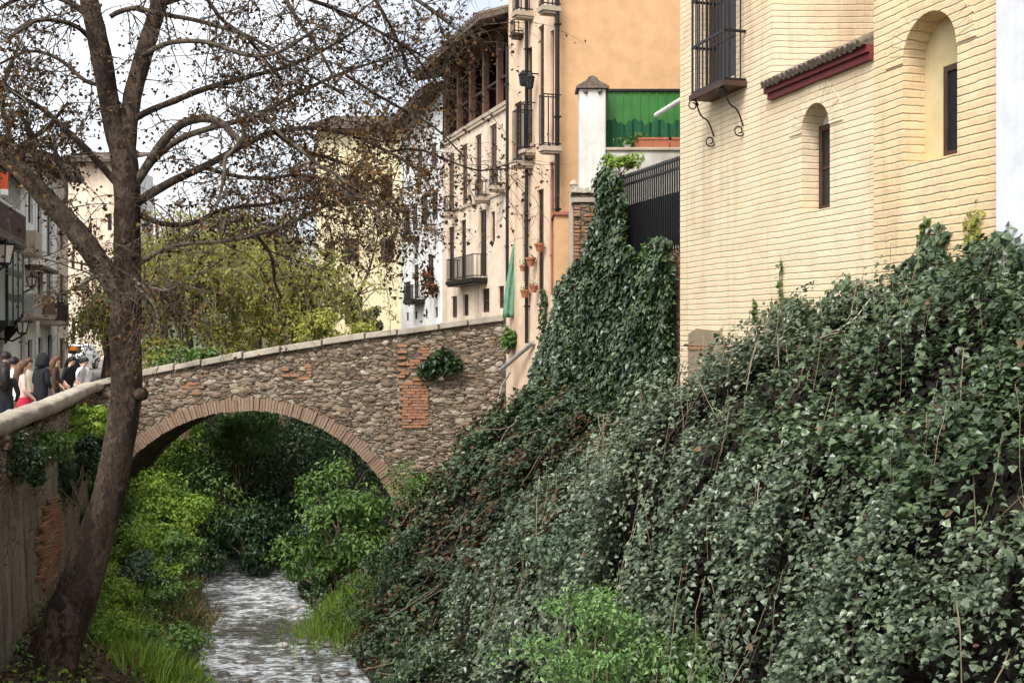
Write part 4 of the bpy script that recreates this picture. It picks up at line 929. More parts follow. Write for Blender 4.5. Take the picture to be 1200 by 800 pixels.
k = NT('bay_glass'); MATBG = k.fin((.42, .47, .42), .12, None, 0, .6); m.build('pane', MATBG, by_, True)
for x in (a + .1, b - .2):
    m = MB(); m.add([(x, -gpj + .05, z0 - .1), (x + .1, -gpj + .05, z0 - .1), (x + .1, -.002, z0 - .1), (x, -.002, z0 - .1), (x, -.002, z0 - .7), (x + .1, -.002, z0 - .7)], [(0, 1, 2, 3), (0, 4, 5, 1), (3, 2, 5, 4), (0, 3, 4), (1, 5, 2)])
    m.build('bracket', mt['iron'], by_, True)
h, F = left_house('narrow_white_house', 'narrow white house right of the black glazed bay', 30.5, 41, 190, 'white', [(33, 38.5, 225, 262), (33, 38.5, 285, 318), (33, 38, 345, 378), (32.5, 38, 398, 430, 'door', 'dark_wood', 1, 3)])
h, F = left_house('cream_balcony_house', 'cream house in the left street with grey and tan panelled balconies', 41.5, 67, 196, 'white_old', [(44, 50, 315, 366, 'door', 'dark_wood', 2, 3), (54.5, 62, 318, 366, 'door', 'dark_wood', 2, 3), (44, 49, 240, 290), (55, 61, 245, 300), (45, 50, 395, 425, 'window', 'dark_wood', 2, 3), (56, 61, 392, 432, 'door', 'dark_wood', 1, 3)])
balcony(h, F, 39, 50.5, 367, 345, .7, .15, 'zinc', 'slab', 'balcony with grey panels'); balcony(h, F, 53, 65, 369, 347, .7, .15, 'tan_panel' if 'tan_panel' in mt else 'brown_wood', 'slab', 'balcony with tan wooden panels'); balcony(h, F, 42, 50, 294, 272, .6, .15, 'slab', 'slab')
m = MB(); xa_, za_ = F.at(50, 314, -.6); xb_ = F.at(69, 314, -.6)[0]; m.box(xa_, xb_, -.6, -.002, za_, za_ + .12); m.build('canopy', mt['dark_wood'], h, True)
h, F = left_house('far_balcony_house', 'far pale pinkish house of the left street with a small dark red balcony', 67.5, 80, 205, 'cream2', [(70, 76, 322, 374, 'door', 'dark_wood', 2, 3), (70, 76, 250, 292), (70, 76, 396, 432, 'door', 'dark_wood', 1, 3)])
balcony(h, F, 69, 81, 376, 357, .7, .15, 'wood', 'slab')
FB = Face(72, 84, None); fh = empty('far_white_house', FB.loc(), 'pale house facing down the left street, partly behind the slanting limb', 'house', None, 0)
x1 = FB.at(140, 0)[0]; zt = FB.at(100, 190)[1]
wall_windows(fh, FB, 0, x1, STZ - .05, zt, [(83.5, 87.5, 295, 315), (94, 97, 305, 318), (85, 87, 331, 341), (92, 97, 331, 341), (104, 108, 262, 278), (84, 87.5, 262, 276), (94, 97, 262, 276), (104, 108, 305, 320), (111, 115, 335, 350), (94, 98, 372, 395), (84, 88, 372, 405), (126, 131, 250, 270)], 'cream2', .2); core(fh, .02, x1 - .02, .25, 8, STZ - .05, zt - .02, 'white', 'rear_wall'); tiled_roof(fh, -1.2, x1 + .4, zt, zt + 2, -1.0, 8)
# lanterns of the street
for px, py, Yq, s, lab in ((5, 296, 30.5, 1.0, 'largest street lantern, at the left edge under the wooden balcony'), (26, 383, 34, .7, 'street lantern below the black glazed bay'), (37, 330, 37, .62, 'street lantern on the narrow white house'), (72, 350, 44, .62, 'farthest street lantern, in front of the dark red balcony')):
    q = P(px, py, Yq); t = empty('street_lantern', q, lab, 'lantern', 'lanterns along the left street'); m = MB(); r = .28 * s
    m.lathe((q.x, q.y, q.z + .22 * s), [(r * 1.15, 0), (r * 1.2, .03), (r * .8, .14 * s), (r * .3, .24 * s), (.03, .26 * s), (.05, .31 * s), (.01, .36 * s)], 8); m.build('cap', mt['iron'], t)
    m = MB(); m.lathe((q.x, q.y, q.z - .3 * s), [(r * .45, 0), (r * .6, .02), (r, .5 * s)], 6)
    k = mt.get('lamp_glass') or NT('lamp_glass').fin((.62, .58, .50), .25); mt['lamp_glass'] = k; m.build('glass', k, t)
    m = MB()
    for i in range(6): a = i * math.pi / 3; m.tube([(q.x + r * .6 * math.cos(a), q.y + r * .6 * math.sin(a), q.z - .3 * s), (q.x + r * 1.03 * math.cos(a), q.y + r * 1.03 * math.sin(a), q.z + .22 * s)], .022, 5)
    m.lathe((q.x, q.y, q.z - .38 * s), [(.03, 0), (r * .65, .06), (r * .65, .10)], 6); m.build('frame', mt['iron'], t)
    Fq = Face(0, 6.4 / (600 / FPX - .28), 600 - .28 * FPX, 'left'); m = MB(); wx = -6.4 - .28 * q.y
    m.tube([(q.x, q.y, q.z - .38 * s), (q.x - .3, q.y, q.z - .62 * s), (wx, q.y, q.z - .5 * s)], .03, 6); m.build('bracket', mt['iron'], t)
# small red and white flag
m = MB(); q = P(-2, 216, 29.5); n_ = 8
v_ = [(q.x - .3 + .55 * i / (n_ - 1), q.y + .05 * math.sin(i), q.z + .3 - .62 * j / 4 - .04 * math.sin(i * .8)) for j in range(5) for i in range(n_)]
m.add(v_, [(j * n_ + i, j * n_ + i + 1, (j + 1) * n_ + i + 1, (j + 1) * n_ + i) for j in range(4) for i in range(n_ - 1)])
m.m = [1 if (f // (n_ - 1)) in (3,) else 0 for f in range(len(m.f))]
t = empty('flag', q, 'small orange red flag with a white edge hanging above the wooden balcony', 'flag'); k = NT('flag_red').fin((.62, .09, .03), .8); o = m.build('cloth', [k, mt['white_paint']], t, fix=False); sm_ = o.modifiers.new('cloth', 'SOLIDIFY'); sm_.thickness = .01
m = MB(); m.tube([q + Vector((-.3, 0, .4)), q + Vector((-.32, 0, -.9))], .02, 6); m.build('pole', mt['dark_wood'], t)
# ------------------------------------------------------------------ ivy
def clumped(Pt, Nn, amp=.42, seed=21, strand=True, jit=.14):
    c = fnoise(Pt * [1.5, 1.5, .9], seed, 3)
    off = amp * (c - .35)
    if strand: off = off + .30 * (vnoise(np.stack([Pt[:, 1] * 3.6 + Pt[:, 0] * 2.0, Pt[:, 0] * 0, Pt[:, 2] * .55], -1), seed + 5) - .4)
    off = off + .10 * (fnoise(Pt * 5, seed + 8, 2) - .5)
    return Pt + Nn * (off + RNG.uniform(-jit, .03, len(Pt)))[:, None]
UP = np.array([0, 0, 1.0])
def orient(Nn, up=.55, side=None):
    v = Nn + UP * up
    return unit(v)
# the curtain under the brick house
iv = empty('ivy_curtain', (1.9, 12, 2.4), 'great curtain of grey green ivy hanging from the brick house wall to the stream', 'ivy', None)
iv['kind'] = 'stuff'
GN = bank_grid(lambda Y: riverR(Y) + .45, lambda Y: brickX(Y) - .02, bankR, 4.6, 17.6, 160, 110)
pg = GN.reshape(-1, 3); GN[..., 2] += (.25 * (fnoise(pg * 1.3, 31) - .5)).reshape(GN.shape[:2])
def gaps(Pt, k=1.0):   # tall narrow hollows between the hanging strands
    return fnoise(np.stack([Pt[:, 1] * 2.0 + Pt[:, 0] * 1.2, Pt[:, 0] * .6, Pt[:, 2] * .55], -1), 41, 3)
Pt, Nn = sample_grid(GN, 105000); Nn = np.where(Nn[:, 2:3] < 0, -Nn, Nn)
Pn, Nn_ = sample_grid(GN[:56], 60000); Pt = np.concatenate([Pt, Pn]); Nn = np.concatenate([Nn, np.where(Nn_[:, 2:3] < 0, -Nn_, Nn_)])
low = np.clip((5.6 - Pt[:, 2]) / 1.5, 0, 1); dens = gaps(Pt) + .07 * np.clip((9.0 - Pt[:, 1]) / 1.5, 0, 1)
keep = RNG.random(len(Pt)) < np.clip((dens - .34 - .15 * low * np.clip((Pt[:, 1] - 5.5) / 3, .5, 1)) / .07, .02, 1.0); Pt, Nn = Pt[keep], Nn[keep]
mk = RNG.random(len(Pt)) < np.clip((fnoise(Pt * 4.2, 45, 2) - .30) / .16, .10, 1); Pt, Nn = Pt[mk], Nn[mk]
hz = Nn * [1, 1, 0]; hz = hz / np.maximum(np.linalg.norm(hz, axis=1, keepdims=True), .3); lo2 = np.clip((5.4 - Pt[:, 2]) / 1.2, 0, 1)[:, None]
Pt = clumped(Pt, Nn, .75) + Nn * .12 + hz * lo2 * .38
# dead leaves behind the living ones, coloured near black as the hollows' shade
Pu, Nu = sample_grid(GN, 60000); Nu = np.where(Nu[:, 2:3] < 0, -Nu, Nu); Pu = Pu + Nu * RNG.uniform(0, .06, len(Pu))[:, None]; leaves('shaded_dead_leaves', Pu, Nu, .085, 'ivy', mt['leaf_under'], iv, tilt=.6)
# hanging strands: leaves in two ranks down each vine
S0, SN = sample_grid(GN, 2100); SN = np.where(SN[:, 2:3] < 0, -SN, SN); sp, sn = [], []
for p, n_ in zip(S0, SN):
    if p[2] < 1.6 or p[2] > 6.3 or gaps(p[None])[0] < .47: continue
    L = random.uniform(.7, 2.4); out = random.uniform(.45, .95); nh = np.array([n_[0], n_[1], 0]); nh /= np.linalg.norm(nh) + 1e-6; q = p + n_ * out * .7; d = nh * .5 + np.array([0, random.uniform(-.15, .15), -.2])
    for k_ in range(int(L / .032)):
        d = d * .94 + np.array([0, 0, -.06]) + RNG.normal(0, .02, 3); q = q + d / np.linalg.norm(d) * .032
        g_ = float(bankR(q[0], q[1])) + .10
        if q[2] < g_: break
        sp.append(q + np.array([RNG.normal(0, .03), (.035 if k_ % 2 else -.035) + RNG.normal(0, .02), 0])); sn.append(nh + [0, (.5 if k_ % 2 else -.5), .55])
Pt = np.concatenate([Pt, np.array(sp)]); Nn = np.concatenate([orient(Nn, 1.5), unit(np.array(sn) + [0, 0, .9])]); print('ivy leaves', len(Pt), len(sp))
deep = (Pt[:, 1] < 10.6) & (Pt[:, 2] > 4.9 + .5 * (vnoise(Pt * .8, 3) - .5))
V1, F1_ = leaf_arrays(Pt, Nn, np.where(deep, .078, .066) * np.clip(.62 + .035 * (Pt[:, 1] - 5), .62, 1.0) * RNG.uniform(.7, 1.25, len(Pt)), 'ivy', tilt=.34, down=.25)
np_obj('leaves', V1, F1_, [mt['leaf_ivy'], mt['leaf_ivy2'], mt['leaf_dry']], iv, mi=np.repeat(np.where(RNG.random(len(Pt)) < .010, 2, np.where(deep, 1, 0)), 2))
# canes hanging through it
mb = MB()
S0, SN = sample_grid(GN, 420); SN = np.where(SN[:, 2:3] < 0, -SN, SN)
for p, n in zip(S0, SN):
    if p[2] < 1.8: continue
    L = random.uniform(.7, 2.6); pts = []; q = np.array(p) + n * random.uniform(.3, .75); d = np.array([random.uniform(-.35, .1), random.uniform(-.5, .5), -.9])
    for k_ in range(7):
        pts.append(tuple(q)); d = d + RNG.normal(0, .12, 3) + [0, 0, -.08]; q = q + d * L / 7
        x_ = bankR(q[0], q[1]); 
        if q[2] < x_ + .1: q[2] = x_ + .12
    r = random.choice([.0022, .003, .004, .006]) * min(1, .35 + p[1] / 18); mb.tube(pts, [r, r, r, r * .9, r * .8, r * .7, r * .5], 5)
mb.build('stems', mt['stem'], iv)
mb = MB()
for pl in ([(1128, 505, 8.3), (1150, 545, 8.2), (1172, 580, 8.1), (1205, 640, 7.9)], [(1085, 470, 9.0), (1078, 520, 8.9), (1060, 575, 8.9)], [(1003, 560, 10.0), (985, 630, 9.9), (975, 690, 9.9)], [(935, 540, 11.0), (946, 590, 10.9), (951, 640, 10.9)], [(905, 610, 11.3), (905, 680, 11.2), (912, 760, 11.2)], [(1110, 700, 8.6), (1080, 750, 8.6), (1070, 805, 8.7)], [(940, 760, 10.8), (955, 795, 10.8), (990, 792, 10.5), (1010, 775, 10.3)], [(1020, 350, 10.9), (1003, 372, 10.8), (985, 385, 10.8)], [(800, 735, 13.0), (820, 745, 12.8), (833, 758, 12.7)], [(925, 425, 12.0), (945, 402, 11.8), (972, 392, 11.5), (990, 388, 11.2)]):
    mb.tube([P(*q) for q in pl], .006, 6)
mb.build('pale_canes', mt['stem_pale'], iv)
# ragged upper edge climbing the bricks
n_ = 15000; Yy = RNG.uniform(5, 17.0, n_); fr = fnoise(np.stack([Yy * 1.5, Yy * 0, Yy * 0], -1), 51, 4)
hgt = np.clip((fr - .45) * 2.0, 0.02, .55) + np.where(Yy < 10.2, .25, 0) + np.where((Yy > 10.2) & (Yy < 11.4), .12, 0); zz = ztop(Yy) - .5 + (hgt + .5) * RNG.random(n_) ** 1.3
Pt = np.stack([brickX(Yy) - RNG.uniform(.02, .30, n_) * np.clip(1.4 - (zz - ztop(Yy)) * 2, .2, 1), Yy, zz], -1)
leaves('fringe_leaves', Pt, np.array([[-.8, -.45, .5]]) * np.ones((n_, 1)), .085, 'ivy', mt['leaf_ivy2'], iv, tilt=.45)
# thin creepers on the brick
for i, (px, y0, y1, wd, lab) in enumerate(((914, 298, 362, 4, 'thin dead spike of creeper standing up the cream bricks above the ivy'), (884, 352, 372, 3, 'short thin creeper tip on the bricks, the one lowest on the wall'), (1081, 256, 300, 6, 'reddish creeper stem on the bricks below the big arched window'), (1140, 246, 300, 9, 'yellow green creeper spray on the bricks at the white house edge'))):
    a = F4.at(px, y1, -.05); b = F4.at(px + 1, y0, -.03); t = empty('wall_creeper', F4.world(a[0], -.05, a[1]), lab, 'creeper'); m = MB()
    pts = [F4.world(a[0] + (b[0] - a[0]) * u + .02 * math.sin(u * 9), -.04, a[1] + (b[1] - a[1]) * u) for u in np.linspace(0, 1, 9)]; m.tube(pts, [.012 - .009 * u for u in np.linspace(0, 1, 9)], 6); m.build('stem', mt['stem'], t)
    pp = np.array([pts[int(u * 8)] for u in RNG.random(wd * 22) ** 1.5]) + RNG.normal(0, .006 * wd, (wd * 22, 3)) * [.5, 1, 1.2]; leaves('foliage', pp, np.array([[-.8, -.4, .4]]) * np.ones((len(pp), 1)), .055, 'ivy', mt['leaf_mid'] if i != 3 else mt['leaf_willow'], t, tilt=.5)
# fallen plane leaves caught on the ivy
for px, py, Yq, lab in ((921, 438, 11.9, 'large pale brown fallen leaf caught on the ivy below the dead cane'), (955, 453, 11.6, 'smaller orange fallen leaf caught on the ivy right of the large one')):
    q = P(px, py, Yq); m = MB(); n5 = 11; rim = []
    for i in range(n5 * 2): a_ = i * math.pi / n5; r = (.085 if i % 2 == 0 else .045) * (1.1 if i < 12 else .8); rim.append(q + Vector((-.25 * r * math.sin(a_), -.3 * abs(r), 0)) + Vector((r * math.cos(a_), .2 * r * math.cos(a_), r * math.sin(a_))))
    m.add([q + Vector((0, -.02, 0))] + rim, [(0, i + 1, (i + 1) % (n5 * 2) + 1) for i in range(n5 * 2)]); o = m.build('fallen_leaf', mt['leaf_dry'], fix=False); tag(o, lab, 'leaf')

# ivy on the bank and on the retaining wall by the bridge
ib = empty('ivy_bank', (0, 20, 2), 'dark green ivy spreading over the slope between the bridge foot and the brick house', 'ivy'); ib['kind'] = 'stuff'
GB = bank_grid(lambda Y: riverR(Y) + .7, lambda Y: np.where(Y < 17.3, brickX(Y) - .02, np.where(Y < 21.5, np.interp(Y, [17.3, 21.5], [2.55, 1.45]), np.interp(Y, [21.5, 22.8, 25.7], [.9, .85, -.12]))), bankR, 15.5, 25.6, 110, 60)
pg = GB.reshape(-1, 3); GB[..., 2] += (.35 * (fnoise(pg * 1.1, 33) - .5)).reshape(GB.shape[:2])
Pt, Nn = sample_grid(GB, 46000); Nn = np.where(Nn[:, 2:3] < 0, -Nn, Nn)
q_ = Pt[:, 0] - riverR(Pt[:, 1])
prob = np.clip((fnoise(Pt * 1.6, 43) - .27) / .15, .05, 1) * np.clip((q_ - .4) / 1.2, .25, 1) * np.where((Pt[:, 1] > 21.5) & (q_ < 3.0), .35, 1)
keep = RNG.random(len(Pt)) < prob; Pt, Nn = Pt[keep], Nn[keep]; mk = RNG.random(len(Pt)) < np.clip((fnoise(Pt * 3.6, 46, 2) - .32) / .16, .10, 1); Pt, Nn = Pt[mk], Nn[mk]
Pt = clumped(Pt, Nn, .75, 23) + Nn * .10
Pu, Nu = sample_grid(GB, 20000); Nu = np.where(Nu[:, 2:3] < 0, -Nu, Nu); Pu = Pu + Nu * RNG.uniform(0, .08, len(Pu))[:, None]; leaves('shaded_dead_leaves', Pu, Nu, .10, 'ivy', mt['leaf_under'], ib, tilt=.6)  # same dead leaf layer, its dark tone painting the shade in the gaps
dry = (fnoise(Pt * 1.4, 71) > .56) & (RNG.random(len(Pt)) < .6) | ((Pt[:, 1] > 17.5) & (Pt[:, 0] - riverR(Pt[:, 1]) < 3.3) & (RNG.random(len(Pt)) < .14))
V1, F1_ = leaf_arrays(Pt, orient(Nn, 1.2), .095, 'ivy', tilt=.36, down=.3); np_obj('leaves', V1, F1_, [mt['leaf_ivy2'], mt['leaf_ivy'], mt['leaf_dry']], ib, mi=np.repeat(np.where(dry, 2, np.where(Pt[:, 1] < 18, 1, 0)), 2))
mb = MB(); S0, SN = sample_grid(GB, 150)
for p, n in zip(S0, SN):
    n = n if n[2] > 0 else -n; L = random.uniform(.5, 1.6); q = p + n * .15; d = np.array([random.uniform(-.7, .2), random.uniform(-.6, .6), -.5]); pts = []
    for k_ in range(6):
        pts.append(tuple(q)); d = d + RNG.normal(0, .15, 3); q = q + d * L / 6; q[2] = max(q[2], float(bankR(q[0], q[1])) + .1)
    mb.tube(pts, [.009, .009, .008, .007, .006, .004], 5)
mb.build('stems', mt['stem'], ib)
# upright ivy on the retaining wall, over the fence end, up the peach block
iw = empty('climbing_ivy', FF.world(-2, -.1, 6), 'dark glossy ivy climbing the retaining wall and the end of the iron fence', 'ivy'); iw['kind'] = 'stuff'
n_ = 21000; u = RNG.random(n_); xx = FF.at(668, 0)[0] * u; tip = np.interp(xx, [FF.at(p_, 0)[0] for p_ in (668, 680, 703, 712, 722, 738, 748, 760, 778, 797)], [CAMZ + (HOR - y) / FPX * d for y, d in ((335, 22), (318, 21.4), (300, 20.5), (225, 20.2), (200, 19.9), (212, 19.4), (285, 19), (300, 18.6), (282, 18), (280, 17.3))])
tip = tip + .35 * (fnoise(np.stack([xx * 2.5, xx * 0, xx * 0], -1), 61, 3) - .5)
zz = 4.4 + (tip - 4.4) * RNG.random(n_) ** .85
bul = .1 + .4 * fnoise(np.stack([xx * 1.6, xx * 0, zz * 1.2], -1), 63, 3); off = -bul * RNG.uniform(.5, 1.0, n_)
Pw = np.stack([FF.O[0] + FF.a[0] * xx + FF.n[0] * off, FF.O[1] + FF.a[1] * xx + FF.n[1] * off, zz], -1)
# bare masonry shows in a vertical gap by the pillar
gap = (np.abs(Pw[:, 2] - 6.2) < .45) & (np.abs(xx - FF.at(738, 0)[0]) < .09); Pw = Pw[~gap]
leaves('leaves', Pw, np.tile(np.array([-FF.n[0], -FF.n[1], .6]), (len(Pw), 1)), .105, 'ivy', mt['leaf_ivy2'], iw, tilt=.42)
n_ = 5200; px = RNG.uniform(622, 676, n_); tp_ = np.interp(px, [622, 635, 650, 662, 676], [432, 405, 352, 325, 305]) + 14 * (fnoise(np.stack([px * .09, px * 0, px * 0], -1), 65) - .5); py = tp_ + (470 - tp_) * RNG.random(n_) ** .9
yq = np.interp(px, [622, 650, 651, 676], [23.7, 22.6, 21.75, 21.5]) - RNG.uniform(.02, .4, n_)
Pw = np.stack([(px - 600) / FPX * yq, yq, CAMZ + (HOR - py) / FPX * yq], -1); leaves('wall_leaves', Pw, np.tile(np.array([-.6, -.6, .6]), (n_, 1)), .105, 'ivy', mt['leaf_ivy2'], iw, tilt=.42)
# one strand up the cream front
sx = np.array([F1.world(F1.at(640, 0)[0] + RNG.normal(0, .05), -RNG.uniform(.02, .14), z) for z in RNG.uniform(4.8, 6.9, 420)]); leaves('strand', sx, np.tile(np.array([-.8, -.4, .5]), (420, 1)), .09, 'ivy', mt['leaf_ivy2'], iw, tilt=.45)
# lighter leafy plants on top
def bush(name, label, c, rad, n, size, kind, mat, parent=None, cat='bush', lobes=9, shell=.55, group=None, seed=0, stems=11, tilt=.5, up=.5, flat=1.0, base=None):
    """leafy shrub: leaves through several uneven lobes, with stems rising from the ground"""
    rs = np.random.default_rng(100 + seed); c = np.array(c, float); rad = np.array(rad, float)
    t = empty(name, (c[0], c[1], c[2] - rad[2] if base is None else base), label, cat, group)
    d = unit(rs.normal(0, 1, (lobes, 3))); lc = d * rad * rs.uniform(.3, .95, (lobes, 1)); lr = rs.uniform(.20, .55, lobes)
    k_ = rs.integers(0, lobes, n); v = unit(rs.normal(0, 1, (n, 3))); r = rs.uniform(shell, 1.05, n) ** .8
    loc = lc[k_] + v * rad * (lr[k_] * r)[:, None]; Pq = c + loc
    Pq += .12 * rad * (np.stack([vnoise(Pq * 3, s_) for s_ in (1, 2, 3)], -1) - .5)
    mk = fnoise(Pq * (2.2 / max(rad)), 77 + seed, 2) > .36; Pq, v = Pq[mk], v[mk]
    leaves('foliage', Pq, unit(v * .7 + unit(loc)[mk] * .5 + UP * up), size, kind, mat, t, rng=rs, tilt=tilt)
    m = MB(); b0 = np.array([c[0], c[1], (c[2] - rad[2]) if base is None else base])
    for i in range(stems):
        e = c + lc[i % lobes]; mid = b0 * .5 + e * .5 + rs.normal(0, .08, 3) * rad; m.tube([tuple(b0 + rs.normal(0, .06, 3) * [1, 1, 0]), tuple(mid), tuple(e)], [.022 * rad[2] + .004, .015 * rad[2] + .003, .004], 5)
    m.build('stems', mt['stem'], t)
    return t
bush('leafy_shrub', 'pale green leafy plant spilling over the iron fence end beneath the white pillar', P(727, 192, 20.0), (.36, .3, .22), 700, .08, 'oval', mt['leaf_bright'], seed=1)
bush('hedge_bush', 'olive green shrub growing against the brick house corner under the fence', P(772, 318, 18.1), (.42, .5, .75), 4200, .055, 'diamond', mt['leaf_mid'], seed=2, lobes=12)
bush('bramble', 'bright green young bramble patch low on the ivy slope at bottom centre', P(716, 762, 10.1), (1.05, .42, .46), 5200, .05, 'oval', mt['leaf_bramble'], seed=3, lobes=30, shell=.1, base=.7, stems=20, tilt=.7)
bush('bramble', 'small bright bramble sprig right of the big bright patch at the bottom', P(800, 782, 9.9), (.55, .35, .3), 900, .06, 'oval', mt['leaf_bramble'], seed=13, lobes=12, shell=.1, base=.7, stems=8, tilt=.7)
bush('bramble', 'bright bramble shoots above the bright patch, reaching over the ivy', P(690, 705, 11.0), (.7, .35, .3), 800, .055, 'oval', mt['leaf_bramble'], seed=14, lobes=14, shell=.1, base=1.2, stems=8, tilt=.7)
bush('bramble', 'grey green bramble mound on the ivy slope above the bright bramble', P(690, 655, 12.9), (.95, .6, .5), 3200, .065, 'oval', mt['leaf_grey'], seed=4, lobes=12, shell=.3)
bush('bramble', 'dull green bramble trailing at the foot of the brick house corner', P(812, 520, 15.2), (.7, .7, .55), 2200, .065, 'diamond', mt['leaf_grey'], seed=5, lobes=10)
bush('wall_fern', 'dark tuft of fern rooted in the bridge face right of the brick pier', P(515, 424, 25.85), (.40, .22, .42), 900, .16, 'diamond', mt['leaf_dark'], seed=6, tilt=.8, up=.1, cat='fern')
bush('wall_grass', 'green grassy plant hanging below the pale net at the bridge end', P(596, 392, 25.3), (.22, .2, .40), 700, .14, 'diamond', mt['leaf_mid'], seed=7, tilt=.8, cat='plant')
# --- plants of the right bank at the water
bush('elder_shrub', 'light leaved shrub leaning over the stream from the right bank before the arch', P(405, 610, 24.4), (1.45, 1.1, 1.35), 5200, .115, 'oval', mt['leaf_mid'], seed=8, lobes=16, shell=.25, base=.3, up=.8)
bush('elder_shrub', 'pale leaved branches of a shrub reaching out over the stream below the arch', P(372, 648, 24.6), (.9, .8, .62), 2600, .11, 'oval', mt['leaf_mid'], seed=15, lobes=16, shell=.25, base=.3, up=.8)
bush('elder_shrub', 'feathery green shrub at the right foot of the bridge', P(492, 600, 24.8), (.95, .8, 1.1), 3600, .085, 'diamond', mt['leaf_mid'], seed=9, lobes=12, shell=.3, base=.6)
bush('dark_shrub', 'dark low shrub between the ivy slope and the light leaved shrub', P(478, 690, 22.0), (1.0, 1.2, .95), 4200, .085, 'oval', mt['leaf_dark'], seed=10, lobes=12, base=.2)
bush('dark_shrub', 'dark leafy mass on the right bank at the lower edge of the photo', P(500, 770, 17.8), (.8, 1.2, .7), 2600, .08, 'ivy', mt['leaf_ivy2'], seed=11, lobes=12, base=.2)
# --- under and beyond the arch
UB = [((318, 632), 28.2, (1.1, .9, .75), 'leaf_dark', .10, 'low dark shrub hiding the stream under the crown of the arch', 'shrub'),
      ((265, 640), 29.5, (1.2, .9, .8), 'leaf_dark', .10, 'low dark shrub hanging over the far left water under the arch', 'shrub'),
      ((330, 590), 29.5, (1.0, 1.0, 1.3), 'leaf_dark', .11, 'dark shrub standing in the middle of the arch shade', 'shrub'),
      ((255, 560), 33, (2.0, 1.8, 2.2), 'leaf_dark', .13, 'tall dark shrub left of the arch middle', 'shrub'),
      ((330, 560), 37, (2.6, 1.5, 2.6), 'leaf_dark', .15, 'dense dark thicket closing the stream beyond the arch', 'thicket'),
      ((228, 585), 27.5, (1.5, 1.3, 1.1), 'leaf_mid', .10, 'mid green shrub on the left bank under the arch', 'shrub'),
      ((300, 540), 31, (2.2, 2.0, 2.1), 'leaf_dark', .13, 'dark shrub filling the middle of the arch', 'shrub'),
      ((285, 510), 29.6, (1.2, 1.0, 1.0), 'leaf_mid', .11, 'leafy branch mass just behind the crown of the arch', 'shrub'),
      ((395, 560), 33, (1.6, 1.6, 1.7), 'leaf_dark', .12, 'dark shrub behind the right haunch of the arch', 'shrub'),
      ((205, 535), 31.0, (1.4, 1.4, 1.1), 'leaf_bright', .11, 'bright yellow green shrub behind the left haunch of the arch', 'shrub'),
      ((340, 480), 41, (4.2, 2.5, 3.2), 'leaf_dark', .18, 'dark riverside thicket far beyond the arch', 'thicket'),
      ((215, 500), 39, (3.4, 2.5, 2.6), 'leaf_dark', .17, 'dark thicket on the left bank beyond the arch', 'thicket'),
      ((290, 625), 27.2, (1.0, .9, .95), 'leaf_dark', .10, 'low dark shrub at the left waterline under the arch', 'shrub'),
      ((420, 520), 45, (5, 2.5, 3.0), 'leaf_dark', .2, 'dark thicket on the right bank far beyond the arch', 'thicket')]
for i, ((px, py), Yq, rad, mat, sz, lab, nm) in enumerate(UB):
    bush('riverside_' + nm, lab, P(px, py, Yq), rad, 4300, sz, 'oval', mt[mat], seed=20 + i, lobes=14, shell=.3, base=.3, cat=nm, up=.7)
# --- left bank
LB = [((175, 575), 25.3, (.9, .5, .55), 'leaf_bright', .085, 'brightest yellow green plants right below the left haunch of the arch', 3200),
      ((150, 640), 22.4, (.6, .7, .5), 'leaf_bright', .08, 'yellow green plants beside the trunk at mid height of the bank', 2600),
      ((205, 690), 20.8, (.5, .6, .3), 'leaf_mid', .07, 'loose low plants at the left waterline by the dry stalks', 1600),
      ((120, 560), 24.6, (.7, .5, .6), 'leaf_bright', .085, 'yellow green plants between the trunk and the wall corner', 2400),
      ((128, 735), 18.0, (.4, .5, .3), 'leaf_bright', .06, 'small bright plant at the bottom beside the trunk', 1500),
      ((190, 655), 22.6, (.6, .9, .38), 'leaf_bright', .085, 'bright new growth in the middle of the left bank', 2600),
      ((215, 600), 25.4, (.8, .7, .5), 'leaf_bright', .09, 'bright leafy plants at the waterline under the arch springing', 2600),
      ((185, 620), 24.2, (.85, 1.0, .55), 'leaf_bright', .09, 'bright green low bush on the left bank before the arch', 3000),
      ((140, 690), 20.2, (.55, .8, .5), 'leaf_bright', .08, 'bright green bush beside the plane tree trunk', 2600),
      ((212, 640), 22.6, (.6, .7, .5), 'leaf_mid', .08, 'mid green bush at the left waterline', 2200),
      ((238, 660), 24.5, (.5, .7, .42), 'leaf_dark', .075, 'dark rounded bush at the bend of the left waterline', 2000),
      ((165, 585), 26.0, (1.0, .9, .65), 'leaf_bright', .095, 'sunlit green plants below the left haunch of the arch', 2800),
      ((200, 748), 18.6, (.62, .6, .34), 'leaf_mid', .075, 'low leafy plants by the water at the bottom of the left bank', 1900),
      ((118, 610), 23.0, (.5, .7, .7), 'leaf_dark', .08, 'dark bush between the wall end and the trunk', 2200),
      ((165, 665), 21.6, (.6, .7, .42), 'leaf_grey', .07, 'grey green low bush in the middle of the left bank', 2000)]
for i, ((px, py), Yq, rad, mat, sz, lab, n_) in enumerate(LB):
    bush('bank_bush', lab, P(px, py, Yq), rad, n_, sz, 'oval' if i % 2 else 'diamond', mt[mat], seed=50 + i, lobes=12, shell=.3, up=.8)
bush('wall_plant', 'dark green cushion hanging from the retaining wall at the left edge', P(24, 536, 15.6), (.42, .55, .42), 3000, .06, 'diamond', mt['leaf_dark'], seed=70, lobes=10, cat='plant')
bush('wall_plant', 'green trailing plant under the coping of the retaining wall at the left edge', P(50, 520, 17.6) + Vector((.12, 0, 0)), (.25, .9, .35), 1900, .07, 'diamond', mt['leaf_mid'], seed=74, lobes=14, cat='plant')
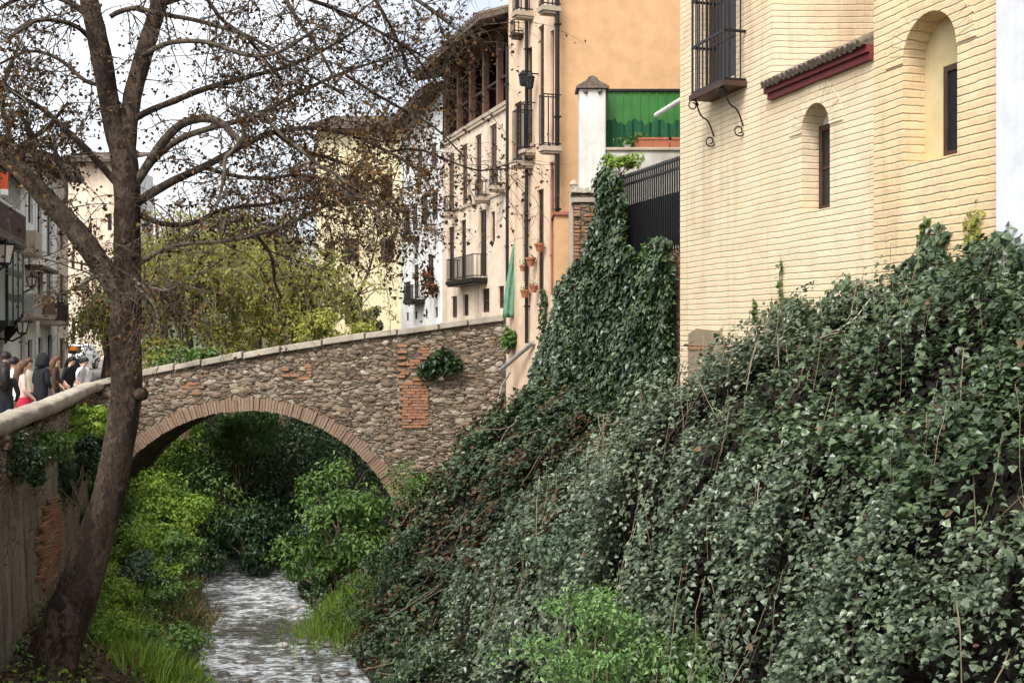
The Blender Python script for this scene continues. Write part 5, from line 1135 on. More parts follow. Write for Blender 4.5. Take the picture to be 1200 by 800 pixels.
bush('wall_plant', 'bright grassy cushion on top of the retaining wall end', P(92, 492, 21.4) + Vector((.15, 0, 0)), (.45, .7, .38), 2600, .09, 'diamond', mt['leaf_bright'], seed=71, lobes=10, cat='plant')
bush('wall_plant', 'dark bush hanging over the retaining wall beside the trunk', P(78, 545, 20.2) + Vector((.2, 0, 0)), (.42, .7, .75), 3000, .08, 'diamond', mt['leaf_dark'], seed=72, lobes=10, cat='plant')
bush('wall_plant', 'dull green plants filling the corner of wall and bridge', P(108, 520, 24.6), (.55, .6, .95), 2800, .085, 'oval', mt['leaf_dark'], seed=73, lobes=10, cat='plant')
# grasses: blades
def grass(name, label, cx, cy, cz, n, h, spread, mat, kind='thing', cat='grass', lean=.35, wd=1.0):
    p = np.array([[cx, cy]]) + RNG.normal(0, 1, (n, 2)) * spread; z = cz(p[:, 0], p[:, 1]) if callable(cz) else np.full(n, cz)
    Pq = np.stack([p[:, 0], p[:, 1], z - .03], -1); T = unit(np.stack([RNG.normal(0, lean, n), RNG.normal(0, lean, n), np.ones(n)], -1)); N = unit(np.cross(T, RNG.normal(0, 1, (n, 3))))
    V, F = leaf_arrays(Pq, N, h, 'blade', tilt=.02, T=T)
    o = np_obj(name, V, F, mat); tag(o, label, cat, None, 'stuff'); return o
def gp_(px, py): # point on the left or right bank below a pixel
    for Yq in np.linspace(12, 34, 500):
        q = P(px, py, Yq); b = bankL(np.array([q.x]), np.array([q.y]))[0] if q.x < riverL(Yq) + .2 else float(bankR(q.x, q.y))
        if q.z <= b + .02: return q
    return P(px, py, 25)
for px, py, n_, h, sp, mat, lab in ((400, 722, 2600, .34, (.40, .7), 'grass', 'bright clump of tall grass at the right edge of the water'), (205, 795, 1100, .38, (.30, .4), 'grass', 'tall grass tuft at the water bottom left'), (168, 770, 900, .34, (.3, .4), 'grass', 'short grass tuft left of the tall bottom tuft'), (200, 690, 700, .5, (.28, .45), 'straw', 'dry straw coloured stalks standing on the left bank'), (225, 722, 600, .42, (.2, .4), 'straw', 'dry stalks drooping at the left waterline'), (145, 735, 800, .3, (.3, .4), 'grass', 'fresh grass tuft right of the trunk base'), (183, 708, 420, .45, (.12, .16), 'grass', 'dark clump of sword leaves on the left bank')):
    q = gp_(px, py)
    if mat == 'grass': grass('dry_grass', 'dry blades mixed into the ' + lab, q.x, q.y, (bankR if q.x > riverR(q.y) - .5 else bankL), n_ // 6, h * .8, sp, mt['straw'])
    f = bankR if q.x > riverR(q.y) - .5 else bankL
    grass('grass_tuft', lab, q.x, q.y, f, n_, h, sp, mt[mat])
# ground cover and leaf litter (nobody could count it)
def cover(name, label, G, n, size, kind, mat, seed, thr=.45, lift=.03, up=1.2, cat='ground cover', mats=None):
    Pq, Nq = sample_grid(G, n); Nq = np.where(Nq[:, 2:3] < 0, -Nq, Nq); mk = (fnoise(Pq * 1.3, seed) > thr) & (Pq[:, 2] > .03); Pq, Nq = Pq[mk], Nq[mk]
    Pq = Pq + Nq * RNG.uniform(.0, lift, len(Pq))[:, None]; o = leaves(name, Pq, orient(Nq, up), size, kind, mat, tilt=.45); return tag(o, label, cat, None, 'stuff')
GLv = GL[(GL[:, 0, 1] > 13) & (GL[:, 0, 1] < 40)]
cover('ground_cover', 'low green weeds carpeting the left bank', GLv, 30000, .07, 'oval', mt['leaf_mid'], 81, .42, .28)
cover('ground_cover', 'bright new weeds scattered over the left bank', GLv, 14000, .075, 'diamond', mt['leaf_bright'], 82, .52, .3)
GLn = GL[(GL[:, 0, 1] > 13) & (GL[:, 0, 1] < 21)][:, :20]
cover('leaf_litter', 'fallen brown plane leaves around the foot of the tree', GLn, 2600, .10, 'ivy', mt['leaf_dry'], 83, .34, .05, 3, 'leaf litter')
GRl = GR[(GR[:, 0, 1] > 14) & (GR[:, 0, 1] < 27)][:, :10]
cover('leaf_litter', 'dead leaves and scraps along the right waterline', GRl, 2600, .08, 'ivy', mt['leaf_dry'], 84, .44, .08, 2, 'leaf litter')
cover('ground_cover', 'dark ivy and weeds along the right waterline', GRl, 7000, .08, 'ivy', mt['leaf_ivy2'], 85, .42, .25)
GRb = GR[GR[:, 0, 1] > 26]; cover('ground_cover', 'dark weeds on the right bank beyond the bridge', GRb, 9000, .13, 'oval', mt['leaf_dark'], 86, .35, .5)

# ------------------------------------------------------------------ stones in the stream
def stone(px, py, rx, ry, rz, mat, lab, sink=.35):
    Yq = CAMZ * FPX / (py - HOR); q = P(px, py, Yq); rx *= .75; ry *= .75; rz *= .7; m = MB(); nn, kk = 11, 7; sd_ = random.uniform(0, 99)
    for i in range(kk + 1):
        ph_ = math.pi * i / kk
        for j in range(nn):
            th = 2 * math.pi * j / nn; d = np.array([[math.sin(ph_) * math.cos(th), math.sin(ph_) * math.sin(th), math.cos(ph_)]]); f = .75 + .5 * fnoise(d * 1.7 + sd_, 3, 2)[0]
            m.v.append((q.x + rx * f * d[0, 0], q.y + ry * f * d[0, 1], rz * (1 - 2 * sink) + rz * f * d[0, 2]))
    for i in range(kk):
        for j in range(nn): m.f.append((i * nn + j, (i + 1) * nn + j, (i + 1) * nn + (j + 1) % nn, i * nn + (j + 1) % nn)); m.m.append(0)
    o = m.build('river_stone', mt[mat], None, smooth=True); o['_l'] = 0; del o['_l']; return tag(o, lab, 'stone', 'stones in the stream')
for px, py, a, b, c, mat, lab in ((331, 757, .16, .12, .09, 'stone_pale', 'palest rounded stone standing in the middle of the shallows'), (355, 753, .20, .12, .10, 'stone', 'dark flat stone just right of the pale one'), (364, 765, .15, .10, .06, 'stone', 'dark wet stone in front of the flat one beside the pale stone'), (371, 797, .13, .10, .11, 'stone', 'dark pointed stone alone at the bottom of the stream'),
    (300, 776, .24, .10, .05, 'stone', 'long dark stone lying across the white water left of centre'), (312, 767, .09, .08, .05, 'stone', 'small dark stone above the long dark one'), (385, 757, .18, .13, .10, 'stone', 'dark stone at the right waterline beside the flat stones'), (398, 774, .22, .13, .09, 'stone', 'broad dark stone under the right bank'), (250, 764, .08, .08, .05, 'stone', 'little dark stone at the left waterline'), (288, 798, .16, .10, .06, 'stone', 'low dark stone at the bottom edge left of the pointed one'),
    (322, 799, .10, .08, .04, 'stone', 'tiny dark stone at the bottom edge between two larger ones'), (410, 760, .16, .12, .10, 'stone_pale', 'pale stone half under the right bank leaves'), (402, 790, .18, .13, .08, 'stone', 'wet brown stone low on the right bank edge'), (268, 758, .10, .08, .05, 'stone', 'small wet stone in the ripples near the left waterline'), (280, 748, .07, .07, .04, 'stone', 'smallest dark stone where the calm water breaks'), (340, 783, .13, .09, .06, 'stone', 'flat wet stone below the pale one in the white water'), (352, 772, .08, .07, .05, 'stone', 'little stone just above the flat wet one'), (262, 789, .15, .09, .06, 'stone', 'long low stone near the bottom left water edge'), (345, 712, .14, .12, .08, 'stone_pale', 'small pale stone at the head of the brown pool')):
    stone(px, py, a, b, c, mat, lab)

# ------------------------------------------------------------------ big plane tree
TYY = 15.6; ts = TYY / FPX
pt_ = empty('plane_tree', (P(60, 0, TYY).x, TYY, .9), 'big leaning plane tree with bare twigs and withered brown leaves by the left wall', 'tree')
def tp3(px, py, dy=0): return P(px, py, TYY + dy)
trunk = [(46, 815, 40), (57, 785, 32), (65, 760, 28.5), (75, 733, 27), (94, 685, 24.5), (110, 635, 21), (125, 590, 19), (135, 545, 18), (143, 500, 17.5), (148, 465, 18), (148, 430, 17.5), (147, 395, 17.5), (148, 350, 17), (149, 300, 15.5), (149, 260, 15), (149, 225, 15), (146, 190, 15.5), (143, 168, 14)]
m = MB()
def spl(pts, k_=3):
    pts = [np.array(p, float) for p in pts]; out = []
    for i in range(len(pts) - 1):
        p0, p1, p2, p3 = pts[max(i - 1, 0)], pts[i], pts[i + 1], pts[min(i + 2, len(pts) - 1)]
        for t in np.arange(k_) / k_: out.append(.5 * (2 * p1 + (p2 - p0) * t + (2 * p0 - 5 * p1 + 4 * p2 - p3) * t * t + (3 * p1 - p0 - 3 * p2 + p3) * t ** 3))
    out.append(pts[-1]); return np.array(out)
sp_ = spl(trunk, 4); m.tube([tp3(a, b) for a, b, r in sp_], [float(r) * ts for r in sp_[:, 2]], 20, jit=.035)
for a, b, r in ((163, 462, 7), (140, 470, 6), (152, 348, 7), (158, 300, 4)):   # knots
    q = tp3(a, b, -.16); m.tube([q + Vector((0, .1, 0)), q, q + Vector((0, -.06, 0))], [r * ts * 1.2, r * ts, r * ts * .4], 10)
m.build('trunk', mt['bark'], pt_, smooth=True)
LIMBS = [ # px, py, radius px ; depth drift ; material ; twigs per metre
 ([(141, 178, 12), (131, 140, 11), (124, 100, 11), (117, 60, 11), (110, 25, 11), (102, -8, 10), (90, -70, 8)], -.6, 'bark', 2.2),
 ([(146, 180, 12), (151, 140, 11), (157, 105, 10.5), (168, 65, 10.5), (177, 35, 10), (186, 5, 9.5), (198, -50, 7)], .5, 'bark', 2.6),
 ([(141, 150, 6), (134, 110, 5), (128, 70, 5), (120, 35, 4)], .4, 'bark', 1.5),
 ([(146, 352, 13), (130, 328, 13), (112, 302, 13), (92, 274, 12.5), (70, 250, 12), (48, 226, 11), (25, 202, 9), (0, 182, 7), (-40, 150, 5), (-90, 100, 3)], -.8, 'bark_mid', 4.5),
 ([(143, 222, 5), (120, 196, 5), (98, 172, 4.5), (75, 150, 4), (50, 128, 3.5), (22, 112, 3), (-15, 85, 2)], -1.2, 'bark', 6),
 ([(153, 142, 5), (175, 130, 4.5), (205, 118, 4.5), (235, 106, 4), (262, 98, 4), (300, 88, 3.2), (345, 75, 2.5), (395, 50, 1.8), (440, 20, 1.2)], .8, 'bark', 7),
 ([(158, 218, 6), (172, 195, 6.5), (190, 168, 6.5), (208, 149, 6), (224, 141, 5.5), (246, 139, 5.5), (262, 146, 5), (272, 157, 4.5), (281, 166, 4), (274, 176, 3.2), (264, 186, 2.8), (262, 210, 2.4), (254, 242, 1.8)], -.9, 'bark_mid', 3.5),
 ([(160, 214, 5), (185, 182, 5), (215, 161, 4.5), (252, 149, 4), (300, 135, 3.6), (345, 112, 3), (395, 88, 2.2), (450, 70, 1.5), (500, 60, 1)], 1.0, 'bark_mid', 7),
 ([(160, 238, 6), (180, 225, 6), (205, 211, 5.5), (238, 196, 5), (262, 183, 4.5), (292, 167, 4), (322, 155, 3.4), (365, 150, 3), (410, 158, 2.5), (455, 178, 2), (500, 205, 1.3)], -.3, 'bark', 10),
 ([(287, 168, 3.6), (286, 150, 3.6), (294, 140, 3.6), (306, 134, 3.4), (316, 143, 3), (330, 158, 2.6), (348, 172, 2.4), (375, 194, 2.2), (394, 204, 2), (406, 218, 1.6), (404, 230, 1.2)], -.6, 'bark_pale', 8),
 ([(152, 318, 3), (168, 306, 3), (192, 292, 2.8), (222, 285, 2.6), (258, 283, 3), (300, 275, 3), (340, 262, 2.6), (385, 240, 2.2), (430, 235, 1.8), (480, 250, 1.2)], -.5, 'bark_mid', 10),
 ([(129, 20, 3.5), (140, 14, 3.5), (160, 10, 3.5), (190, 17, 3.2), (225, 23, 3), (262, 33, 2.8), (300, 47, 2.5), (350, 80, 2), (400, 110, 1.5)], .3, 'bark_mid', 8),
 ([(186, 5, 5), (220, -5, 4.5), (270, -15, 4), (330, -10, 3.4), (390, 10, 2.6), (450, 40, 2), (510, 75, 1.3)], .9, 'bark', 8),
 ([(198, -50, 5), (260, -60, 4.5), (340, -60, 4), (420, -35, 3), (480, -5, 2.2), (535, 35, 1.4)], -.8, 'bark', 7),
 ([(110, 25, 4.5), (85, 5, 4.5), (60, -5, 4), (30, -5, 3.4), (0, 10, 2.6), (-30, 30, 1.6)], .9, 'bark', 9),
 ([(117, 60, 3.5), (95, 35, 3.5), (70, 25, 3), (40, 25, 2.6), (10, 45, 2)], -1.0, 'bark', 9),
 ([(124, 100, 3), (100, 95, 3), (70, 70, 2.6), (35, 60, 2.2), (0, 75, 1.6)], .5, 'bark', 9),
 ([(168, 65, 3.5), (200, 50, 3.5), (245, 50, 3), (290, 65, 2.6), (330, 60, 2.2), (375, 30, 1.6)], -1.1, 'bark_mid', 8),
 ([(322, 155, 3), (350, 175, 2.6), (385, 185, 2.4), (420, 200, 2.2), (455, 225, 1.8), (480, 262, 1.3)], .8, 'bark', 12),
 ([(238, 196, 3), (270, 205, 2.6), (310, 210, 2.4), (350, 205, 2.2), (395, 215, 1.9), (440, 250, 1.5), (452, 290, 1.0)], -1.2, 'bark', 12),
 ([(300, 275, 2.5), (318, 300, 2.4), (322, 330, 2), (330, 350, 1.4)], .4, 'bark', 7),
 ([(160, 250, 4), (190, 262, 3.6), (225, 262, 3), (262, 245, 2.6), (310, 240, 2.2), (360, 232, 1.8), (400, 250, 1.2)], .9, 'bark', 9),
 ([(405, 88, 2.2), (440, 110, 2), (475, 130, 1.8), (510, 150, 1.4), (545, 185, 1)], .2, 'bark', 8),
 ([(455, 178, 1.8), (490, 175, 1.6), (530, 190, 1.4), (565, 200, 1.1), (602, 190, .8)], -.5, 'bark', 6),
 ([(48, 226, 3.5), (45, 190, 3.2), (35, 155, 2.6), (20, 130, 2)], .5, 'bark', 10),
 ([(150, 322, 4), (166, 334, 3), (178, 338, 2.4), (196, 340, 2)], -.9, 'bark_pale', 14),
 ([(140, 318, 4), (122, 322, 3), (104, 328, 2.2), (92, 335, 1.6)], -.7, 'bark_pale', 12),
 ([(154, 330, 3), (170, 345, 2.4), (182, 360, 2), (186, 380, 1.4)], -.9, 'bark_pale', 10),
 ([(25, 202, 4), (30, 170, 3.4), (55, 150, 3), (80, 120, 2)], .3, 'bark', 12),
 ([(0, 182, 4), (10, 150, 3.4), (0, 110, 2.4), (20, 60, 2)], .5, 'bark', 11),
 ([(450, 40, 2), (480, 60, 1.8), (510, 95, 1.5), (530, 130, 1)], .4, 'bark', 10),
 ([(330, -10, 3), (350, 25, 2.6), (375, 60, 2.2), (395, 100, 1.6)], -.4, 'bark', 10),
 ([(420, -35, 2.6), (440, 0, 2.4), (465, 45, 2), (480, 90, 1.4)], .5, 'bark', 10),
 ([(240, -5, 3), (262, 25, 2.6), (290, 45, 2.2), (330, 95, 1.6)], .7, 'bark', 9),
 ([(70, 250, 3), (78, 225, 2.6), (70, 195, 2.4), (62, 160, 1.8)], -.4, 'bark_pale', 9),
]
twig_m = MB(); leafpts = []
def grow(p, d, L, r, lev, dens):
    n = 6; pts = [Vector(p)]; dd = Vector(d).normalized()
    for k_ in range(n):
        dd = (dd + Vector((random.gauss(0, .17), random.gauss(0, .17), random.gauss(0, .15) - .05 - .045 * lev))).normalized(); pts.append(pts[-1] + dd * (L / n))
    twig_m.tube(pts, [r * (1 - .12 * k_) for k_ in range(n + 1)], 5 if lev < 2 else 4, cap=False)
    if lev < 2:
        for q in range(int(dens * (1 if lev else 1.2))):
            k_ = random.randint(1, n); ax = Vector((random.gauss(0, 1), random.gauss(0, 1), random.gauss(0, .8))).normalized()
            grow(pts[k_], (pts[k_] - pts[k_ - 1]).normalized() * .7 + ax * .85, L * random.uniform(.35, .7), max(r * .55, .0038), lev + 1, dens)
    for q in range([1, 3, 5][lev]):
        kx = 600 + FPX * pts[3].x / pts[3].y; ky = HOR - FPX * (pts[3].z - CAMZ) / pts[3].y; dn = math.exp(-((kx - 425) / 85) ** 2 - ((ky - 190) / 75) ** 2) + .8 * math.exp(-((kx - 30) / 60) ** 2 - ((ky - 165) / 60) ** 2)
        if random.random() < .34 + .5 * dn: k_ = random.randint(1, n); leafpts.append(pts[k_] + Vector((random.gauss(0, .03), random.gauss(0, .03), random.gauss(0, .03) - .03)))
for pts, dy, mat, tpm in LIMBS:
    s3 = spl([(a, b, r) for a, b, r in pts], 4); n = len(s3); p3 = [tp3(a, b, dy * (i / (n - 1)) ** 1.2) for i, (a, b, r) in enumerate(s3)]
    m = MB(); m.tube(p3, [max(float(r) * ts * (.88 if pts[0][2] < 8 else 1), .006) for r in s3[:, 2]], 12 if pts[0][2] > 6 else 8, jit=.05); m.build('branch', mt[mat], pt_, smooth=True)
    Ltot = sum((p3[i + 1] - p3[i]).length for i in range(n - 1)); nt2 = int(Ltot * tpm * 1.15)
    for q in range(nt2):
        u = random.random() ** .75; u = .12 + .88 * u; i = min(int(u * (n - 1)), n - 2); d = (p3[i + 1] - p3[i]).normalized()
        ax = Vector((random.gauss(0, 1), random.gauss(0, .9), random.gauss(0, 1))).normalized()
        grow(p3[i], d * .5 + ax * .8, random.uniform(.45, 1.25) * (1 if pts[0][2] < 6 else .8), min(.012, max(float(s3[i, 2]) * ts * .4, .005)), 0, 3)
twig_m.build('twigs', mt['bark_mid'], pt_, fix=False)['kind'] = 'stuff'
LP_ = np.array(leafpts); print('plane leaves', len(LP_))
kx = 600 + FPX * LP_[:, 0] / LP_[:, 1]; ky = HOR - FPX * (LP_[:, 2] - CAMZ) / LP_[:, 1]; rust = RNG.random(len(LP_)) < .12 + .75 * np.exp(-((kx - 430) / 90) ** 2 - ((ky - 195) / 80) ** 2)
o = leaves('withered_leaves', LP_, RNG.normal(0, 1, (len(LP_), 3)), .053, 'ivy', [mt['leaf_plane'], mt['leaf_plane2']], pt_, mi=rust.astype(int), tilt=.8, down=.5); o['kind'] = 'stuff'

# ------------------------------------------------------------------ trees beyond the bridge
def strand_tree(label, px, pyb, pyt, Yq, rx, n_str, mat, seed, leafn, size=.12, barkm='bark_mid'):
    """tree of fine drooping shoots: trunk, limbs, hanging strands with small leaves"""
    rs = random.Random(seed); b = P(px, pyb, Yq); tz = P(px, pyt, Yq).z; H = tz - b.z; t = empty('willow_tree', b, label, 'tree', None)
    m = MB(); m.tube([b, b + Vector((.1, 0, H * .25)), b + Vector((-.1, .1, H * .5))], [.26, .2, .13], 10, jit=.06); ends = []
    for i in range(15):
        a = rs.uniform(0, 6.28); rr = rx * rs.uniform(.2, 1); e = b + Vector((rr * math.cos(a), rr * math.sin(a) * .7, H * rs.uniform(.55, 1.0))); s = b + Vector((0, 0, H * rs.uniform(.2, .5))); md = s.lerp(e, .5) + Vector((0, 0, H * .1)); m.tube([s, md, e], [.10, .06, .02], 6); ends += [md, e, md.lerp(e, .5)]
    m.build('trunk', mt[barkm], t); m = MB(); lp = []
    for i in range(n_str):
        p = Vector(rs.choice(ends)) + Vector((rs.gauss(0, rx * .22), rs.gauss(0, rx * .2), rs.gauss(0, .35))); d = Vector((rs.gauss(0, .5), rs.gauss(0, .5), rs.uniform(-.2, .7))); pts = [p]; L = rs.uniform(1.0, 2.6)
        for k_ in range(7): d = d + Vector((rs.gauss(0, .1), rs.gauss(0, .1), -.28)); d.normalize(); p = p + d * L / 7; pts.append(p)
        m.tube(pts, [.013, .012, .011, .01, .009, .008, .007, .005], 4, cap=False)
        for q in range(leafn): k_ = rs.randint(0, 6); lp.append(pts[k_].lerp(pts[k_ + 1], rs.random()) + Vector((rs.gauss(0, .06), rs.gauss(0, .06), rs.gauss(0, .06))))
    m.build('shoots', mt['stem'], t, fix=False); A = np.array(lp); leaves('crown', A, RNG.normal(0, 1, (len(A), 3)) + UP * .5, size, 'diamond', mt[mat], t, tilt=.6, down=.9); return t
bush('bank_bush', 'yellow green low bush showing over the left end of the parapet', P(180, 424, 33), (1.1, .8, .75), 2400, .12, 'diamond', mt['leaf_willow'], seed=93, base=3.0)
bush('bank_bush', 'pale green low bush under the willows behind the parapet', P(275, 405, 33.5), (1.4, .8, .8), 2600, .12, 'diamond', mt['leaf_willow'], seed=94, base=3.0)
bush('bank_bush', 'yellow green bush between the two nearer willows behind the parapet', P(330, 388, 34.5), (1.4, .8, 1.1), 2800, .12, 'diamond', mt['leaf_willow'], seed=95, base=3.0)
strand_tree('yellow green willow behind the left half of the bridge', 215, 450, 262, 34, 2.3, 330, 'leaf_willow', 1, 26)
strand_tree('greener willow behind the middle of the bridge', 345, 430, 290, 36, 2.2, 300, 'leaf_willow', 2, 30)
strand_tree('olive willow farther back between the two nearer willows', 275, 430, 262, 41, 2.8, 340, 'leaf_willow', 3, 26, .14)
strand_tree('pale olive tree at the far left end of the bridge beside the street', 125, 445, 330, 46, 1.9, 240, 'leaf_willow', 4, 26, .14)
strand_tree('brown twiggy tree rising behind the willows', 300, 430, 215, 50, 3.6, 240, 'leaf_plane2', 5, 16, .15, 'bark')
strand_tree('tall brown twiggy tree behind the slanting limb', 190, 440, 225, 56, 3.0, 240, 'leaf_plane2', 7, 16, .15, 'bark')
bush('bank_bush', 'fresh green bush showing over the bridge parapet at its middle', P(395, 392, 31.5), (1.3, 1.0, .7), 2600, .12, 'diamond', mt['leaf_willow'], seed=90, base=3.0)
bush('bank_bush', 'dark green bush low behind the left half of the parapet', P(215, 432, 30.5), (1.6, 1.0, .65), 2800, .12, 'oval', mt['leaf_mid'], seed=91, base=3.0)
bush('bank_bush', 'dark bush against the yellow house right of the bare sapling', P(436, 376, 40), (.5, .5, .8), 1100, .12, 'oval', mt['leaf_dark'], seed=92)
m = MB(); t = empty('bare_sapling', P(414, 396, 37), 'thin bare sapling in front of the yellow house', 'tree'); b = P(414, 396, 37)
tk = [P(414, 396, 37), P(415, 368, 37), P(420, 345, 37), P(432, 318, 37), P(440, 290, 37)]; m.tube(tk, [.09, .08, .06, .045, .03], 8); m.build('trunk', mt['bark'], t); m = MB()
for i in range(16):
    k_ = random.randint(1, 4); q = tk[k_]; e = q + Vector((random.gauss(0, .9), random.gauss(0, .4), random.uniform(.1, 1.2))); m.tube([q, q.lerp(e, .5) + Vector((0, 0, .12)), e], [.025, .018, .006], 5)
m.build('twigs', mt['bark'], t)
# hanging dark seed strands at the edge of the plane tree's crown are part of its twigs; potted plants on the white house
for px, py, s, lab in ((500, 322, .34, 'upper potted plant with reddish leaves on the white house front'), (505, 336, .30, 'lower potted plant on the white house front')):
    x, z = F3.at(px, py, -.2); q = F3.world(x, -.2, z); t = empty('hanging_pot', q, lab, 'plant pot', 'pots on the white house'); m = MB(); m.lathe((q.x, q.y, q.z - .12), [(.08, 0), (.12, .16), (.14, .17), (.14, .2), (.1, .2)], 12); m.build('pot', mt['terracotta'], t)
    A = np.array(q) + RNG.normal(0, 1, (260, 3)) * (s * .5, s * .4, s * .5); leaves('foliage', A, RNG.normal(0, 1, (260, 3)) + UP, .11, 'oval', mt['leaf_plane'], t)
# ------------------------------------------------------------------ people behind the parapet
def cloth(name, col, rough=.85): return mt.setdefault(name, plain(name, col, rough, .15, 12, .1, 0, .25))
SKIN = cloth('skin', (.55, .33, .24), .6); SHOE = cloth('shoe', (.03, .03, .03)); HAIRD = cloth('dark_hair', (.012, .009, .008), .5); HAIRB = cloth('brown_hair', (.09, .045, .025), .5)
CL = {'black': (.012, .012, .014), 'white': (.72, .72, .71), 'grey': (.30, .30, .31), 'crimson': (.33, .015, .04), 'pink': (.62, .40, .36), 'brown': (.05, .03, .022), 'denim': (.06, .08, .13), 'navy': (.015, .02, .035), 'orange': (.62, .16, .02), 'cream': (.6, .53, .42)}
def person(label, px, Yq, H, head_deg, top, bottom, hair='dark', long=False, hood=False, hat=None, bag=None, lean=0.0, arm=0.4, z0=STZ, bulk=1.0, skirt=False):
    x0 = (px - 600) / FPX * Yq; t = empty('person', (x0, Yq, z0), label, 'person', None, R(head_deg))   # local -y is where the person faces
    h = H / 1.75; V = []; E = []; Rd = []
    def v(x, y, z, r, par=None):
        V.append((x * h, (y - lean * max(0, z - .95)) * h, z * h)); Rd.append(r * h)
        if par is not None: E.append((par, len(V) - 1))
        return len(V) - 1
    b = bulk
    pel = v(0, 0, .95, .135 * b); sp = v(0, .01, 1.12, .125 * b, pel); ch = v(0, .015, 1.30, .145 * b, sp); nk0 = v(0, .015, 1.44, .085, ch); nk = v(0, 0, 1.51, .052, nk0); hd0 = v(0, -.012, 1.57, .070, nk); hd = v(0, -.012, 1.645, .082, hd0); v(0, -.005, 1.72, .045, hd)
    v(0, -.105, 1.615, .013, hd0 + 0)
    for s in (-1, 1):
        sh = v(s * .155 * (.9 + .1 * b), .015, 1.40, .062 * b, ch); el = v(s * .23, .02 - .05 * arm, 1.14, .046 * b, sh); wr = v(s * (.20 - .06 * arm), -.05 - .22 * arm, .93 + .20 * arm, .030, el); pm = v(s * (.19 - .08 * arm), -.075 - .27 * arm, .87 + .22 * arm, .034, wr)
        for i, (fx, L) in enumerate(((-.026, .062), (-.009, .072), (.009, .070), (.026, .055))):
            f1 = v(s * (.19 - .08 * arm) + fx, -.10 - .29 * arm, .83 + .22 * arm, .0095, pm); v(s * (.19 - .08 * arm) + fx * 1.1, -.105 - .31 * arm, .83 - L * .6 + .22 * arm, .0075, f1)
        th = v(s * (.15 - .08 * arm), -.09 - .27 * arm, .88 + .22 * arm, .010, pm); v(s * (.145 - .08 * arm), -.12 - .29 * arm, .855 + .22 * arm, .008, th)
        hp = v(s * .085, 0, .88, .092 * b, pel); kn = v(s * .095, -.015, .50, .060, hp); an = v(s * .10, .02, .09, .042, kn); v(s * .11, -.12, .035, .035, an)
    me = bpy.data.meshes.new('body'); me.from_pydata(V, E, []); o = bpy.data.objects.new('body', me); C.objects.link(o)
    sk = o.modifiers.new('skin', 'SKIN'); sk.use_smooth_shade = True
    sv = me.skin_vertices[0].data if me.skin_vertices else None
    if sv is None:
        import bmesh
        bm = bmesh.new(); bm.from_mesh(me); bm.verts.layers.skin.verify(); bm.to_mesh(me); bm.free(); sv = me.skin_vertices[0].data
    for i, r in enumerate(Rd): sv[i].radius = (r, r * (.78 if i < 4 else 1)); sv[i].use_root = (i == 0)
    o.modifiers.new('sub', 'SUBSURF').levels = 1; o.modifiers['sub'].render_levels = 1
    dg = bpy.context.evaluated_depsgraph_get(); nm = bpy.data.meshes.new_from_object(o.evaluated_get(dg)); bpy.data.objects.remove(o); nm.name = 'body'
    for mm in (cloth('cloth_' + top, CL[top]), cloth('cloth_' + bottom, CL[bottom]), SKIN, SHOE): nm.materials.append(mm)
    mi = []
    for p in nm.polygons:
        c = p.center / h; hand = c.z < 1.16 and c.z > .7 and (abs(c.x) > .06 and c.y < -.04 - .2 * arm) and arm > 0
        mi.append(2 if c.z > 1.49 or hand else (3 if c.z < .10 else (1 if c.z < .93 else 0)))
    nm.polygons.foreach_set('material_index', mi); nm.polygons.foreach_set('use_smooth', [True] * len(mi))
    bo = bpy.data.objects.new('body', nm); C.objects.link(bo); bo.parent = t
    ly = lambda z: -lean * max(0, z - .95) * h
    hm = HAIRD if hair == 'dark' else HAIRB; zc = 1.645 * h; yc = -.012 * h + ly(1.645)
    m = MB(); n = 16; rows = []
    for i in range(8):
        ph_ = math.pi * .62 * i / 7
        for j in range(n):
            th = 2 * math.pi * j / n; f = 1 + random.uniform(-.04, .05); front = max(0, -math.sin(th)); zz = zc + .112 * h * math.cos(ph_) * f + (front * .055 * h * (i / 7) ** 1.5)
            m.v.append((.098 * h * math.sin(ph_) * math.cos(th) * f, yc + .008 + .108 * h * math.sin(ph_) * math.sin(th) * f, zz))
    for i in range(7):
        for j in range(n): m.f.append((i * n + j, (i + 1) * n + j, (i + 1) * n + (j + 1) % n, i * n + (j + 1) % n)); m.m.append(0)
    if long:
        m.tube([(0, yc + .05 * h, zc + .03 * h), (0, yc + .085 * h, zc - .10 * h), (0, yc + .12 * h, zc - .25 * h), (0, yc + .13 * h, zc - .42 * h)], [.085 * h, .10 * h, .10 * h, .05 * h], 12, jit=.12)
    m.build('hair', hm, t, True, smooth=True)
    for s in (-1, 1):
        m = MB(); m.lathe((s * .030 * h, yc - .083 * h, zc - .018 * h), [(.001, -.008 * h), (.009 * h, 0), (.001, .008 * h)], 8); m.build('eye', HAIRD, t, True)
    if hood:
        m = MB(); m.lathe((0, yc + .03 * h, zc - .17 * h), [(.15 * h, 0), (.145 * h, .08 * h), (.135 * h, .17 * h), (.115 * h, .25 * h), (.06 * h, .305 * h), (.01, .315 * h)], 16); m.v = [(a, b_ if b_ > yc - .03 * h else yc - .03 * h - (yc - .03 * h - b_) * .15, c) for a, b_, c in m.v]; m.build('hood', cloth('cloth_' + top, CL[top]), t, True, smooth=True)
    if hat:
        m = MB(); m.lathe((0, yc, zc + .04 * h), [(.125 * h, 0), (.122 * h, .03 * h), (.105 * h, .09 * h), (.05 * h, .125 * h), (.005, .13 * h)], 16); m.build('hat', cloth('cloth_' + hat, CL[hat]), t, True, smooth=True)
